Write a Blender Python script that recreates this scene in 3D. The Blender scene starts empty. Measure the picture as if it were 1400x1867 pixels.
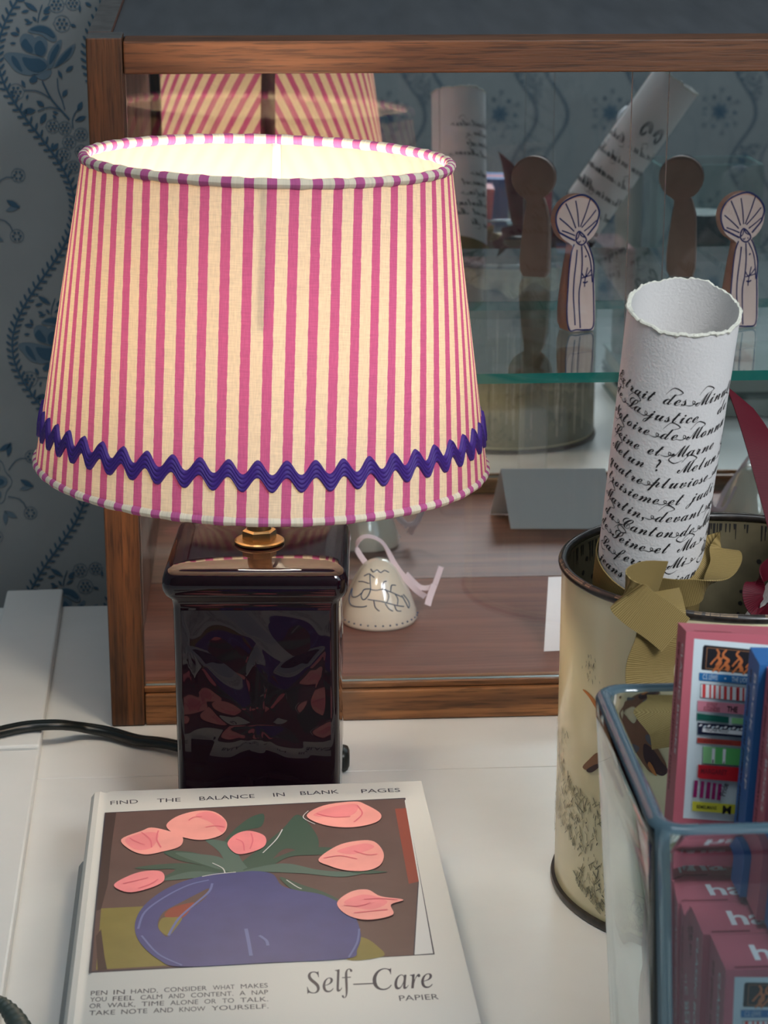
import bpy, bmesh, math, random
from mathutils import Vector, Matrix

scene = bpy.context.scene
COL = bpy.context.collection
R = math.radians
rnd = random.Random(7)

# ------------------------------------------------------------------ camera
FPX, PITCH, CAMZ = 3857.0, R(16.2565), 0.416
cam = bpy.data.cameras.new('camera')
cam.sensor_fit = 'HORIZONTAL'; cam.sensor_width = 36.0
cam.lens = 36.0 * FPX / 1400.0
cam.clip_start = 0.05; cam.clip_end = 30
cam.dof.use_dof = True; cam.dof.focus_distance = 0.93; cam.dof.aperture_fstop = 34
camo = bpy.data.objects.new('camera', cam); COL.objects.link(camo)
camo.location = (0, 0, CAMZ); camo.rotation_euler = (R(90) - PITCH, 0, 0)
scene.camera = camo

# ------------------------------------------------------------------ world, light, exposure
scene.view_settings.view_transform = 'Standard'
scene.view_settings.look = 'None'
scene.view_settings.gamma = 1.0
scene.view_settings.use_curve_mapping = False
scene.view_settings.exposure = 0.0
world = bpy.data.worlds.new('world'); scene.world = world; world.use_nodes = True
bgn = world.node_tree.nodes['Background']
bgn.inputs[0].default_value = (0.52, 0.70, 0.84, 1); bgn.inputs[1].default_value = 0.17
scene.cycles.transparent_max_bounces = 32
scene.cycles.max_bounces = 24; scene.cycles.transmission_bounces = 24
scene.cycles.sample_clamp_indirect = 8.0

def area(name, loc, target, sx, sy, power, color):
    l = bpy.data.lights.new(name, 'AREA'); l.shape = 'RECTANGLE'; l.size = sx; l.size_y = sy
    l.energy = power; l.color = color
    o = bpy.data.objects.new(name, l); COL.objects.link(o); o.location = loc
    d = Vector(target) - Vector(loc); o.rotation_euler = d.to_track_quat('-Z', 'Y').to_euler()
    return o
area('shop_window_light', (1.5, -0.55, 1.25), (0.1, 0.9, 0.1), 1.1, 1.1, 9.0, (0.74, 0.88, 1.0))
area('overhead_fill', (-0.1, 0.35, 1.75), (0.0, 0.8, 0.0), 0.9, 0.6, 7.5, (0.86, 0.94, 1.0))  # added overhead fill, lights flat tops more than walls
_l = area('scroll_fill', (0.46, 0.02, 0.80), (0.21, 0.86, 0.18), 0.30, 0.30, 0.62, (0.93, 0.96, 1.0))  # added narrow fill to brighten the scrolls, no real fitting
_l.data.spread = R(42)
area('front_wall_fill', (0.55, -0.35, 1.25), (0.5, -1.0, 0.15), 0.8, 0.4, 5.0, (0.90, 0.96, 1.0))  # added fill that only brightens the wall seen in the mirror
LAMP_STRENGTH = 92.0

# ------------------------------------------------------------------ helpers
def S(r, g, b):
    f = lambda c: (c / 12.92 if c <= 0.04045 else ((c + 0.055) / 1.055) ** 2.4)
    return (f(r / 255), f(g / 255), f(b / 255), 1)

def mat(name, col, rough=0.5, spec=0.5, metal=0.0, noise=0.0, nscale=60, bump=0.0, bscale=300, coat=0.0, stretch=None):
    m = bpy.data.materials.new(name); m.use_nodes = True
    nt = m.node_tree; b = nt.nodes['Principled BSDF']
    b.inputs['Base Color'].default_value = col; b.inputs['Roughness'].default_value = rough
    b.inputs['Metallic'].default_value = metal; b.inputs['Specular IOR Level'].default_value = spec
    b.inputs['Coat Weight'].default_value = coat; b.inputs['Coat Roughness'].default_value = 0.05
    if noise or bump:
        tc = nt.nodes.new('ShaderNodeTexCoord'); mp = nt.nodes.new('ShaderNodeMapping')
        nt.links.new(tc.outputs['Object'], mp.inputs[0])
        if stretch: mp.inputs['Scale'].default_value = stretch
    if noise:
        n = nt.nodes.new('ShaderNodeTexNoise'); n.inputs['Scale'].default_value = nscale; n.inputs['Detail'].default_value = 6
        nt.links.new(mp.outputs[0], n.inputs[0])
        r = nt.nodes.new('ShaderNodeValToRGB')
        r.color_ramp.elements[0].position = 0.3; r.color_ramp.elements[1].position = 0.7
        r.color_ramp.elements[0].color = [c * (1 - noise) for c in col[:3]] + [1]
        r.color_ramp.elements[1].color = [min(1, c * (1 + noise * 0.6)) for c in col[:3]] + [1]
        nt.links.new(n.outputs[0], r.inputs[0]); nt.links.new(r.outputs[0], b.inputs['Base Color'])
    if bump:
        n2 = nt.nodes.new('ShaderNodeTexNoise'); n2.inputs['Scale'].default_value = bscale; n2.inputs['Detail'].default_value = 4
        nt.links.new(mp.outputs[0], n2.inputs[0])
        bp = nt.nodes.new('ShaderNodeBump'); bp.inputs['Strength'].default_value = bump; bp.inputs['Distance'].default_value = 0.001
        nt.links.new(n2.outputs[0], bp.inputs['Height']); nt.links.new(bp.outputs[0], b.inputs['Normal'])
    return m

def wood(name, dark, light, axis='X', rough=0.45, pores=0.5, scale=1.0, worn=None):
    m = bpy.data.materials.new(name); m.use_nodes = True
    nt = m.node_tree; N = nt.nodes; L = nt.links; b = N['Principled BSDF']
    tc = N.new('ShaderNodeTexCoord'); mp = N.new('ShaderNodeMapping'); L.new(tc.outputs['Object'], mp.inputs[0])
    sc = [160 * scale] * 3; sc['XYZ'.index(axis)] = 7 * scale; mp.inputs['Scale'].default_value = sc
    n1 = N.new('ShaderNodeTexNoise'); n1.inputs['Scale'].default_value = 1.0; n1.inputs['Detail'].default_value = 5
    n1.inputs['Distortion'].default_value = 0.6; L.new(mp.outputs[0], n1.inputs[0])
    mp2 = N.new('ShaderNodeMapping'); L.new(tc.outputs['Object'], mp2.inputs[0])
    sc2 = [900 * scale] * 3; sc2['XYZ'.index(axis)] = 45 * scale; mp2.inputs['Scale'].default_value = sc2
    n2 = N.new('ShaderNodeTexNoise'); n2.inputs['Scale'].default_value = 1.0; n2.inputs['Detail'].default_value = 3; L.new(mp2.outputs[0], n2.inputs[0])
    n3 = N.new('ShaderNodeTexNoise'); n3.inputs['Scale'].default_value = 14; L.new(tc.outputs['Object'], n3.inputs[0])
    r1 = N.new('ShaderNodeValToRGB'); r1.color_ramp.elements[0].position = 0.32; r1.color_ramp.elements[1].position = 0.68
    r1.color_ramp.elements[0].color = dark; r1.color_ramp.elements[1].color = light
    L.new(n1.outputs[0], r1.inputs[0])
    r2 = N.new('ShaderNodeValToRGB'); r2.color_ramp.elements[0].position = 0.36; r2.color_ramp.elements[1].position = 0.5
    r2.color_ramp.elements[0].color = (1 - pores,) * 3 + (1,); r2.color_ramp.elements[1].color = (1, 1, 1, 1)
    L.new(n2.outputs[0], r2.inputs[0])
    mx = N.new('ShaderNodeMix'); mx.data_type = 'RGBA'; mx.blend_type = 'MULTIPLY'; mx.inputs[0].default_value = 1
    L.new(r1.outputs[0], mx.inputs[6]); L.new(r2.outputs[0], mx.inputs[7])
    out = mx.outputs[2]
    if worn:
        r3 = N.new('ShaderNodeValToRGB'); r3.color_ramp.elements[0].position = 0.5; r3.color_ramp.elements[1].position = 0.7
        L.new(n3.outputs[0], r3.inputs[0])
        mx2 = N.new('ShaderNodeMix'); mx2.data_type = 'RGBA'; L.new(r3.outputs[0], mx2.inputs[0]); L.new(out, mx2.inputs[6])
        mx2.inputs[7].default_value = worn; out = mx2.outputs[2]
    L.new(out, b.inputs['Base Color']); b.inputs['Roughness'].default_value = rough
    bp = N.new('ShaderNodeBump'); bp.inputs['Strength'].default_value = 0.25; bp.inputs['Distance'].default_value = 0.0006
    L.new(n2.outputs[0], bp.inputs['Height']); L.new(bp.outputs[0], b.inputs['Normal'])
    return m

def pane_mat(name, tint=(1, 1, 1, 1), base=0.04):
    """thin clear glass sheet: see-through with angle dependent mirror reflection"""
    m = bpy.data.materials.new(name); m.use_nodes = True
    nt = m.node_tree; N = nt.nodes; L = nt.links
    N.remove(N['Principled BSDF']); out = N['Material Output']
    t = N.new('ShaderNodeBsdfTransparent'); t.inputs[0].default_value = tint
    g = N.new('ShaderNodeBsdfGlossy'); g.inputs['Roughness'].default_value = 0.0; g.inputs[0].default_value = (1, 1, 1, 1)
    lw = N.new('ShaderNodeLayerWeight'); lw.inputs[0].default_value = 0.5
    p = N.new('ShaderNodeMath'); p.operation = 'POWER'; p.inputs[1].default_value = 5; L.new(lw.outputs['Facing'], p.inputs[0])
    ma = N.new('ShaderNodeMath'); ma.operation = 'MULTIPLY_ADD'; ma.inputs[1].default_value = 1 - base; ma.inputs[2].default_value = base
    L.new(p.outputs[0], ma.inputs[0])
    mx = N.new('ShaderNodeMixShader'); L.new(ma.outputs[0], mx.inputs[0]); L.new(t.outputs[0], mx.inputs[1]); L.new(g.outputs[0], mx.inputs[2])
    L.new(mx.outputs[0], out.inputs[0])
    return m

class MB:
    """collects faces; builds ONE mesh object"""
    def __init__(s): s.v = []; s.f = []; s.m = []; s.uv = {}
    def add(s, verts, faces, mi=0, uvs=None):
        b = len(s.v); s.v += [tuple(v) for v in verts]
        for f in faces:
            s.f.append(tuple(i + b for i in f)); s.m.append(mi)
        if uvs:
            for i, u in enumerate(uvs): s.uv[b + i] = u
        return b
    def box(s, lo, hi, mi=0, mis=None):
        (x0, y0, z0), (x1, y1, z1) = lo, hi
        v = [(x0, y0, z0), (x1, y0, z0), (x1, y1, z0), (x0, y1, z0), (x0, y0, z1), (x1, y0, z1), (x1, y1, z1), (x0, y1, z1)]
        f = [(0, 3, 2, 1), (4, 5, 6, 7), (0, 1, 5, 4), (1, 2, 6, 5), (2, 3, 7, 6), (3, 0, 4, 7)]  # bottom top front right back left
        if mis is None: s.add(v, f, mi)
        else:
            b = s.add(v, [], 0)
            for k, ff in enumerate(f): s.f.append(tuple(i + b for i in ff)); s.m.append(mis[k])
    def tube(s, pts, r, n=12, mi=0, cap=True, sx=1.0):
        pts = [Vector(p) for p in pts]; rings = []; up = None
        rr = r if isinstance(r, (list, tuple)) else [r] * len(pts)
        for i, p in enumerate(pts):
            t = (pts[min(i + 1, len(pts) - 1)] - pts[max(i - 1, 0)]).normalized()
            if up is None: up = Vector((0, 0, 1)) if abs(t.z) < 0.9 else Vector((1, 0, 0))
            a = t.cross(up).normalized(); bb = a.cross(t).normalized(); up = bb
            rings.append([p + a * (math.cos(2 * math.pi * k / n) * rr[i] * sx) + bb * (math.sin(2 * math.pi * k / n) * rr[i]) for k in range(n)])
        v = [q for rg in rings for q in rg]; f = []
        for i in range(len(pts) - 1):
            for k in range(n): f.append((i * n + k, i * n + (k + 1) % n, (i + 1) * n + (k + 1) % n, (i + 1) * n + k))
        if cap: f.append(tuple(range(n - 1, -1, -1))); f.append(tuple(range((len(pts) - 1) * n, len(pts) * n)))
        s.add(v, f, mi)
    def lathe(s, prof, n=64, mi=0, c=(0, 0, 0), closed=False):
        v = []; f = []
        for (r, z) in prof:
            for k in range(n):
                a = 2 * math.pi * k / n; v.append((c[0] + r * math.cos(a), c[1] + r * math.sin(a), c[2] + z))
        m = len(prof)
        for i in range(m if closed else m - 1):
            j = (i + 1) % m
            for k in range(n): f.append((i * n + k, i * n + (k + 1) % n, j * n + (k + 1) % n, j * n + k))
        s.add(v, f, mi)
    def grid(s, fn, nu, nv, mi=0, uvfn=None, flip=False):
        v = []; uv = []
        for j in range(nv + 1):
            for i in range(nu + 1):
                v.append(fn(i / nu, j / nv))
                if uvfn: uv.append(uvfn(i / nu, j / nv))
        f = []
        for j in range(nv):
            for i in range(nu):
                a = j * (nu + 1) + i; q = (a, a + 1, a + nu + 2, a + nu + 1)
                f.append(q[::-1] if flip else q)
        s.add(v, f, mi, uv or None)
    def poly(s, pts, mi=0):
        s.add(pts, [tuple(range(len(pts)))], mi)
    def build(s, name, mats, parent=None, smooth=True, angle=35, bevel=0.0, bseg=2, tri=False):
        me = bpy.data.meshes.new(name); me.from_pydata(s.v, [], s.f); 
        for m in (mats if isinstance(mats, (list, tuple)) else [mats]): me.materials.append(m)
        me.polygons.foreach_set('material_index', s.m)
        if s.uv:
            ul = me.uv_layers.new(name='UVMap')
            for lp in me.loops: ul.data[lp.index].uv = s.uv.get(lp.vertex_index, (0, 0))
        me.update()
        if smooth:
            me.polygons.foreach_set('use_smooth', [True] * len(me.polygons))
            me.set_sharp_from_angle(angle=R(angle))
        o = bpy.data.objects.new(name, me); COL.objects.link(o)
        if parent: o.parent = parent
        if bevel:
            b = o.modifiers.new('bevel', 'BEVEL'); b.width = bevel; b.segments = bseg; b.limit_method = 'ANGLE'; b.angle_limit = R(40)
        return o

def tag(o, label=None, cat=None, group=None, kind=None):
    if label: o['label'] = label
    if cat: o['category'] = cat
    if group: o['group'] = group
    if kind: o['kind'] = kind
    return o
def thing(name, label, cat, loc=(0, 0, 0), rot=(0, 0, 0), group=None):
    o = bpy.data.objects.new(name, None); COL.objects.link(o); o.empty_display_size = 0.02
    o.location = loc; o.rotation_euler = rot
    return tag(o, label, cat, group)

# unprojection of a point of the view onto a real plane (used to lay prints out on flat surfaces)
CP, SP = math.cos(PITCH), math.sin(PITCH)
CAMP = Vector((0, 0, CAMZ))
def ray(px, py):
    a = (px - 700) / FPX; b = (933.5 - py) / FPX
    return Vector((a, CP + b * SP, -SP + b * CP))
def onz(px, py, z):
    r = ray(px, py); return CAMP + r * ((z - CAMZ) / r.z)
def ony(px, py, y):
    r = ray(px, py); return CAMP + r * (y / r.y)

def catmull(pts, n=8, closed=False):
    P = [Vector(p) for p in pts]; out = []; m = len(P)
    for i in range(m if closed else m - 1):
        g = (lambda k: P[k % m]) if closed else (lambda k: P[max(0, min(m - 1, k))])
        p0, p1, p2, p3 = g(i - 1), g(i), g(i + 1), g(i + 2)
        for k in range(n):
            t = k / n
            out.append(0.5 * ((2 * p1) + (p2 - p0) * t + (2 * p0 - 5 * p1 + 4 * p2 - p3) * t * t + (3 * p1 - p0 - 3 * p2 + p3) * t ** 3))
    if not closed: out.append(P[-1])
    return out

def stroke(mb, pts, w, fn, mi, taper=0.0):
    """flat ribbon of width w along 2D polyline pts, mapped to 3D by fn(x,y)"""
    pts = [Vector((p[0], p[1])) for p in pts]; v = []; n = len(pts)
    for i, p in enumerate(pts):
        t = pts[min(i + 1, n - 1)] - pts[max(i - 1, 0)]
        if t.length < 1e-9: t = Vector((1, 0))
        t.normalize(); nn = Vector((-t.y, t.x)); k = i / max(1, n - 1)
        ww = w * (1 - taper * abs(2 * k - 1)) / 2 if not callable(w) else w(k) / 2
        v += [fn(*(p + nn * ww)), fn(*(p - nn * ww))]
    mb.add(v, [(2 * i, 2 * i + 1, 2 * i + 3, 2 * i + 2) for i in range(n - 1)], mi)
def fill(mb, pts, fn, mi):
    """filled (maybe concave) 2D polygon"""
    from mathutils.geometry import tessellate_polygon
    P = [Vector((p[0], p[1], 0)) for p in pts]
    tris = tessellate_polygon([P])
    tr = []
    for a, b, c in tris:
        if (P[b] - P[a]).cross(P[c] - P[a]).z < 0: a, c = c, a
        tr.append((a, b, c))
    mb.add([fn(p.x, p.y) for p in P], tr, mi)
def blob(mb, pts, fn, mi, n=5):
    fill(mb, catmull([(p[0], p[1], 0) for p in pts], n, True), fn, mi)
def ell(cx, cy, rx, ry, n=14, a=0.0):
    c, s_ = math.cos(a), math.sin(a); o = []
    for k in range(n):
        t = 2 * math.pi * k / n; x, y = rx * math.cos(t), ry * math.sin(t); o.append((cx + x * c - y * s_, cy + x * s_ + y * c))
    return o

_tc = {}
def text2d(body, bold=0.0):
    key = (body, bold)
    if key in _tc: return _tc[key]
    c = bpy.data.curves.new('t', 'FONT'); c.body = body; c.size = 1.0; c.fill_mode = 'FRONT' if hasattr(c, 'fill_mode') else c.fill_mode
    c.offset = bold; c.resolution_u = 3
    o = bpy.data.objects.new('t', c); COL.objects.link(o)
    bpy.context.view_layer.update()
    dg = bpy.context.evaluated_depsgraph_get(); me = bpy.data.meshes.new_from_object(o.evaluated_get(dg))
    v = [(p.co.x, p.co.y) for p in me.vertices]; f = [tuple(p.vertices) for p in me.polygons]
    bpy.data.objects.remove(o); bpy.data.meshes.remove(me); bpy.data.curves.remove(c)
    f2 = []
    for q in f:
        a, b, c_ = v[q[0]], v[q[1]], v[q[2]]
        f2.append(q if (b[0] - a[0]) * (c_[1] - a[1]) - (b[1] - a[1]) * (c_[0] - a[0]) > 0 else q[::-1])
    _tc[key] = (v, f2); return v, f2
def put_text(mb, body, fn, mi, x, y, size, width=None, bold=0.0, shear=0.0, xs=1.0, rot=0.0):
    """lay text with its baseline start at (x,y) of a 2D frame mapped by fn; width fits it"""
    v, f = text2d(body, bold)
    if not v: return
    mn = min(p[0] for p in v); mxx = max(p[0] for p in v)
    kx = (width / (mxx - mn)) if width else size * xs
    c, s_ = math.cos(rot), math.sin(rot); out = []
    for p in v:
        a = (p[0] - (mn if width else 0)) * kx + shear * p[1] * size; b = p[1] * size
        out.append(fn(x + a * c - b * s_, y + a * s_ + b * c))
    mb.add(out, f, mi)
EXC = {'e': 0x212F, 'g': 0x210A, 'o': 0x2134, 'B': 0x212C, 'E': 0x2130, 'F': 0x2131, 'H': 0x210B, 'I': 0x2110, 'L': 0x2112, 'M': 0x2133, 'R': 0x211B}
def script(s_):
    o = ''
    for ch in s_:
        if 'A' <= ch <= 'Z': o += chr(EXC.get(ch, 0x1D49C + ord(ch) - 65))
        elif 'a' <= ch <= 'z': o += chr(EXC.get(ch, 0x1D4B6 + ord(ch) - 97))
        else: o += ch
    return o
def scriptb(s_):
    return ''.join(chr(0x1D4D0 + ord(c) - 65) if 'A' <= c <= 'Z' else chr(0x1D4EA + ord(c) - 97) if 'a' <= c <= 'z' else c for c in s_)
def itali(s_):
    return ''.join(chr(0x1D434 + ord(c) - 65) if 'A' <= c <= 'Z' else ('\u210e' if c == 'h' else chr(0x1D44E + ord(c) - 97)) if 'a' <= c <= 'z' else c for c in s_)

def ribbon(mb, pts, wd, w, th=0.0005, n=8, mi=0, cut=False):
    """cloth band: centre line pts, width directions wd (list of vectors), width w"""
    P = catmull(pts, n); Wd = catmull(wd, n); top = []; bot = []
    for i, p in enumerate(P):
        t = (P[min(i + 1, len(P) - 1)] - P[max(i - 1, 0)]).normalized()
        d = Wd[i].normalized(); d = d if cut else (d - t * d.dot(t)).normalized(); nn = t.cross(d).normalized() * th / 2
        a, b = p - d * w / 2, p + d * w / 2
        top.append((a + nn, p + nn, b + nn)); bot.append((a - nn, p - nn, b - nn))
    v = []; f = []; uv = []
    L = 0
    for i in range(len(P)):
        if i: L += (P[i] - P[i - 1]).length
        v += [*top[i], *bot[i]]; uv += [(L, -w / 2), (L, 0), (L, w / 2)] * 2
    for i in range(len(P) - 1):
        a, b = 6 * i, 6 * i + 6
        f += [(a, a + 1, b + 1, b), (a + 1, a + 2, b + 2, b + 1), (a + 4, a + 3, b + 3, b + 4), (a + 5, a + 4, b + 4, b + 5),
              (a + 3, a, b, b + 3), (a + 2, a + 5, b + 5, b + 2)]
    e = 6 * (len(P) - 1)
    f += [(0, 3, 4, 1), (1, 4, 5, 2), (e, e + 1, e + 4, e + 3), (e + 1, e + 2, e + 5, e + 4)]
    mb.add(v, f, mi, uv)

def fabric_ribbon(name, dark, light, ribs=900):
    m = bpy.data.materials.new(name); m.use_nodes = True; nt = m.node_tree; N = nt.nodes; L = nt.links; b = N['Principled BSDF']
    uv = N.new('ShaderNodeUVMap'); sx = N.new('ShaderNodeSeparateXYZ'); L.new(uv.outputs[0], sx.inputs[0])
    mu = N.new('ShaderNodeMath'); mu.operation = 'MULTIPLY'; mu.inputs[1].default_value = ribs * 2 * math.pi; L.new(sx.outputs[0], mu.inputs[0])
    si = N.new('ShaderNodeMath'); si.operation = 'SINE'; L.new(mu.outputs[0], si.inputs[0])
    r = N.new('ShaderNodeValToRGB'); r.color_ramp.elements[0].color = dark; r.color_ramp.elements[1].color = light
    ad = N.new('ShaderNodeMath'); ad.operation = 'MULTIPLY_ADD'; ad.inputs[1].default_value = 0.5; ad.inputs[2].default_value = 0.5; L.new(si.outputs[0], ad.inputs[0])
    L.new(ad.outputs[0], r.inputs[0]); L.new(r.outputs[0], b.inputs['Base Color'])
    b.inputs['Roughness'].default_value = 0.55; b.inputs['Sheen Weight'].default_value = 0.0; b.inputs['Specular IOR Level'].default_value = 0.15
    bp = N.new('ShaderNodeBump'); bp.inputs['Strength'].default_value = 0.2; bp.inputs['Distance'].default_value = 0.0002
    L.new(ad.outputs[0], bp.inputs['Height']); L.new(bp.outputs[0], b.inputs['Normal'])
    return m

# ------------------------------------------------------------------ frame of the display case
PSI = R(3.5)
CX, CY = -0.1417, 1.0265
UX = Vector((math.cos(PSI), math.sin(PSI), 0)); DV = Vector((-math.sin(PSI), math.cos(PSI), 0)); C0 = Vector((CX, CY, 0))
def CW(a, b, z=0.0): return C0 + UX * a + DV * b + Vector((0, 0, z))

# ------------------------------------------------------------------ setting: walls, floor
M_paper = mat('wallpaper_ground', S(150, 154, 154), 0.75, 0.2, noise=0.05, nscale=30)
M_ink = mat('wallpaper_ink', S(70, 98, 118), 0.8, 0.1)
M_ink2 = mat('wallpaper_tint', S(108, 126, 138), 0.8, 0.1)

WB = 0.234                       # wall plane, in the frame of the case
def wall_s(px, py):              # (along wall, height) of the wallpaper at a view point
    r = ray(px, py); q = C0 + DV * WB; t = (q - CAMP).dot(DV) / r.dot(DV); h = CAMP + r * t
    return ((h - C0).dot(UX), h.z)
_a, _b, _c = wall_s(77, 58), wall_s(96, 580), wall_s(137, 1082)
WREP = (_a[1] - _c[1]) / 2
_o = _a
def motif():
    """one repeat of the print in metres, list of (kind, points, width, ink)"""
    out = []
    q = lambda zx, zy: (lambda w: (w[0] - _o[0], w[1] - _o[1]))(wall_s(zx * 0.17143, zy * 0.17143))
    def vine(x0):
        pts = []; N = 64
        for i in range(N + 1):
            t = i / N; z = -t * WREP
            pts.append((x0 + 0.0205 * math.sin(2 * math.pi * (t - 0.335)) , z))
        out.append(('s', pts, 0.0011, 0))
        M = 44
        for i in range(M):
            t = (i + 0.5) / M; x = x0 + 0.0205 * math.sin(2 * math.pi * (t - 0.335)); z = -t * WREP
            sl = 0.0205 * 2 * math.pi * math.cos(2 * math.pi * (t - 0.335)) / -WREP
            ang = math.atan2(1, sl)
            for sd in (-1, 1):
                aa = ang + sd * 0.9
                out.append(('f', ell(x + math.cos(aa) * 0.0026 , z + math.sin(aa) * 0.0026, 0.0021, 0.0007, 8, aa), 0, 0))
    q0 = q(0, 700)[0]; vx = q0 + 0.0195
    vine(vx); vine(vx + 0.0515)
    def leaf(zx, zy, l, w, deg, ink=0):
        x, y = q(zx, zy); a = R(deg); k = 6.25e-5
        out.append(('f', [(x + math.cos(a) * l * k * (t - .5) - math.sin(a) * sg * w * k * math.sin(math.pi * t),
                           y + math.sin(a) * l * k * (t - .5) + math.cos(a) * sg * w * k * math.sin(math.pi * t))
                          for sg, ts in ((1, (0, .2, .4, .6, .8)), (-1, (1, .8, .6, .4, .2))) for t in ts], 0, ink))
    def line(pts, w=0.0006): out.append(('s', [q(*p) for p in catmull([(a, b, 0) for a, b in pts], 6) for p in [(p.x, p.y)]], w, 0))
    def daisy(zx, zy, r=60):
        x, y = q(zx, zy); k = 6.25e-5
        out.append(('s', [(x + math.cos(t * .3142) * r * k * (1 + .08 * math.cos(t * 2.5)), y + math.sin(t * .3142) * r * k) for t in range(21)], 0.0004, 1))
        for i in range(6): out.append(('f', ell(x + math.cos(i * 1.047) * r * .55 * k, y + math.sin(i * 1.047) * r * .55 * k, r * .2 * k, r * .16 * k, 7), 0, 0))
        out.append(('f', ell(x, y, r * .18 * k, r * .18 * k, 7), 0, 0))
    P = lambda ink, *pts: out.append(('f', [q(p.x, p.y) for p in catmull([(a, b, 0) for a, b in pts], 4, True)], 0, ink))
    # lotus flower
    P(1, (300, 320), (400, 265), (520, 290), (600, 380), (590, 440), (520, 430), (440, 370), (330, 350))
    P(0, (320, 315), (420, 275), (520, 300), (585, 380), (560, 400), (460, 345))
    P(1, (210, 430), (250, 360), (340, 370), (370, 400), (420, 380), (500, 430), (500, 540), (460, 600), (380, 580), (260, 540))
    P(0, (225, 470), (270, 410), (320, 470), (350, 520), (340, 560), (270, 530)); P(0, (370, 480), (430, 430), (490, 520), (450, 590), (380, 570))
    P(1, (40, 600), (80, 560), (190, 560), (330, 590), (470, 620), (520, 720), (420, 790), (290, 800), (170, 760), (100, 680))
    P(0, (240, 610), (330, 620), (430, 630), (500, 700), (430, 765), (330, 750), (265, 690)); P(0, (130, 590), (190, 640), (240, 760), (180, 720), (130, 650))
    P(1, (500, 700), (510, 580), (570, 480), (650, 420), (650, 500), (590, 640), (545, 730)); P(0, (525, 680), (540, 580), (610, 470), (630, 510), (570, 640))
    P(1, (570, 720), (620, 620), (700, 530), (800, 470), (770, 580), (690, 660)); P(0, (590, 710), (650, 610), (760, 500), (740, 580), (660, 670))
    P(1, (340, 790), (430, 780), (540, 740), (540, 800), (470, 850), (400, 830)); P(0, (310, 850), (370, 800), (400, 850), (350, 885))
    # stems and sprigs
    line([(450, 860), (540, 1040), (650, 1170), (740, 1270)], 0.0009)
    line([(610, 830), (620, 950), (660, 1060), (690, 1160)]); line([(260, 960), (400, 970), (530, 1040)]); line([(400, 1180), (530, 1140), (650, 1170)])
    line([(780, 1360), (770, 1280), (800, 1200), (850, 1140)]); line([(405, 240), (415, 160), (450, 50)])
    line([(860, 1240), (800, 1285)])
    for a in ((640, 790, 90, 16, -65), (740, 730, 90, 20, 35), (690, 990, 80, 22, 55), (430, 1100, 90, 22, -35), (310, 1180, 130, 30, 5),
              (460, 1260, 120, 26, 60), (590, 1195, 60, 12, -20), (580, 1240, 50, 12, -40), (850, 1130, 100, 24, 62), (860, 1260, 110, 22, 20),
              (330, 70, 150, 22, -35), (270, 120, 80, 14, 10), (500, 95, 90, 16, 35), (500, 130, 70, 16, 10), (480, 190, 90, 14, 30), (310, 245, 80, 12, 15),
              (290, 215, 60, 12, -25), (370, 200, 60, 12, -50), (190, 315, 60, 14, -60), (160, 360, 90, 18, -10), (140, 460, 60, 12, 0), (250, 890, 80, 16, -65),
              (290, 1030, 50, 12, 70), (780, 270, 60, 14, -20), (850, 90, 70, 12, 90), (940, 45, 70, 16, -30), (590, 1560, 90, 20, 50)): leaf(*a)
    for a in ((660, 250, 75), (170, 975, 75), (600, 50, 70), (775, 30, 65), (560, 1340, 62), (690, 1360, 62), (860, 1430, 62), (735, 1510, 62), (680, 1640, 62), (865, 1610, 60), (780, 1775, 60)): daisy(*a)
    # wide band: rosette with pointed leaves and two buds
    k = 6.25e-5
    for dz in (0.0,):
        cx, cy = q(-330, 2150)
        for i in range(7):
            a = i * 0.8976; out.append(('f', ell(cx + math.cos(a) * 0.0088, cy + math.sin(a) * 0.0088, 0.0056, 0.0040, 12, a), 0, 1))
            out.append(('f', ell(cx + math.cos(a) * 0.0085, cy + math.sin(a) * 0.0085, 0.0038, 0.0022, 10, a), 0, 0))
        out.append(('f', ell(cx, cy, 0.0042, 0.0042, 12), 0, 0))
        out.append(('s', [(cx + math.cos(t * .1571) * (.0158 + .0012 * math.cos(t * 1.1)), cy + math.sin(t * .1571) * (.0158 + .0012 * math.cos(t * 1.1))) for t in range(41)], 0.0005, 1))
        for n_, a in enumerate((0.45, -0.6, 2.5, 3.8, 1.5, -1.4)):
            x, y = cx + math.cos(a) * .033, cy + math.sin(a) * .036
            out.append(('s', [(cx + math.cos(a + .12 * math.sin(t * 3)) * (.017 + .013 * t), cy + math.sin(a + .12 * math.sin(t * 3)) * (.017 + .015 * t)) for t in (0, .25, .5, .75, 1)], 0.0005, 0))
            out.append(('s', [(x + math.cos(t * .3142) * .0040, y + math.sin(t * .3142) * .0040) for t in range(21)], 0.0004, 1))
            for i in range(6): out.append(('f', ell(x + math.cos(i * 1.047) * .0022, y + math.sin(i * 1.047) * .0022, .0008, .0007, 7), 0, 0))
            for d_ in (-.5, .45): out.append(('f', [(cx + math.cos(a + d_) * .026 + math.cos(a + d_ * 2) * .0095 * (t - .5) - math.sin(a + d_ * 2) * sg * .0016 * math.sin(math.pi * t), cy + math.sin(a + d_) * .026 + math.sin(a + d_ * 2) * .0095 * (t - .5) + math.cos(a + d_ * 2) * sg * .0016 * math.sin(math.pi * t)) for sg, ts in ((1, (0, .2, .4, .6, .8)), (-1, (1, .8, .6, .4, .2))) for t in ts], 0, n_ % 2))
    return out
MOT = motif()
HP = 0.186
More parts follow.
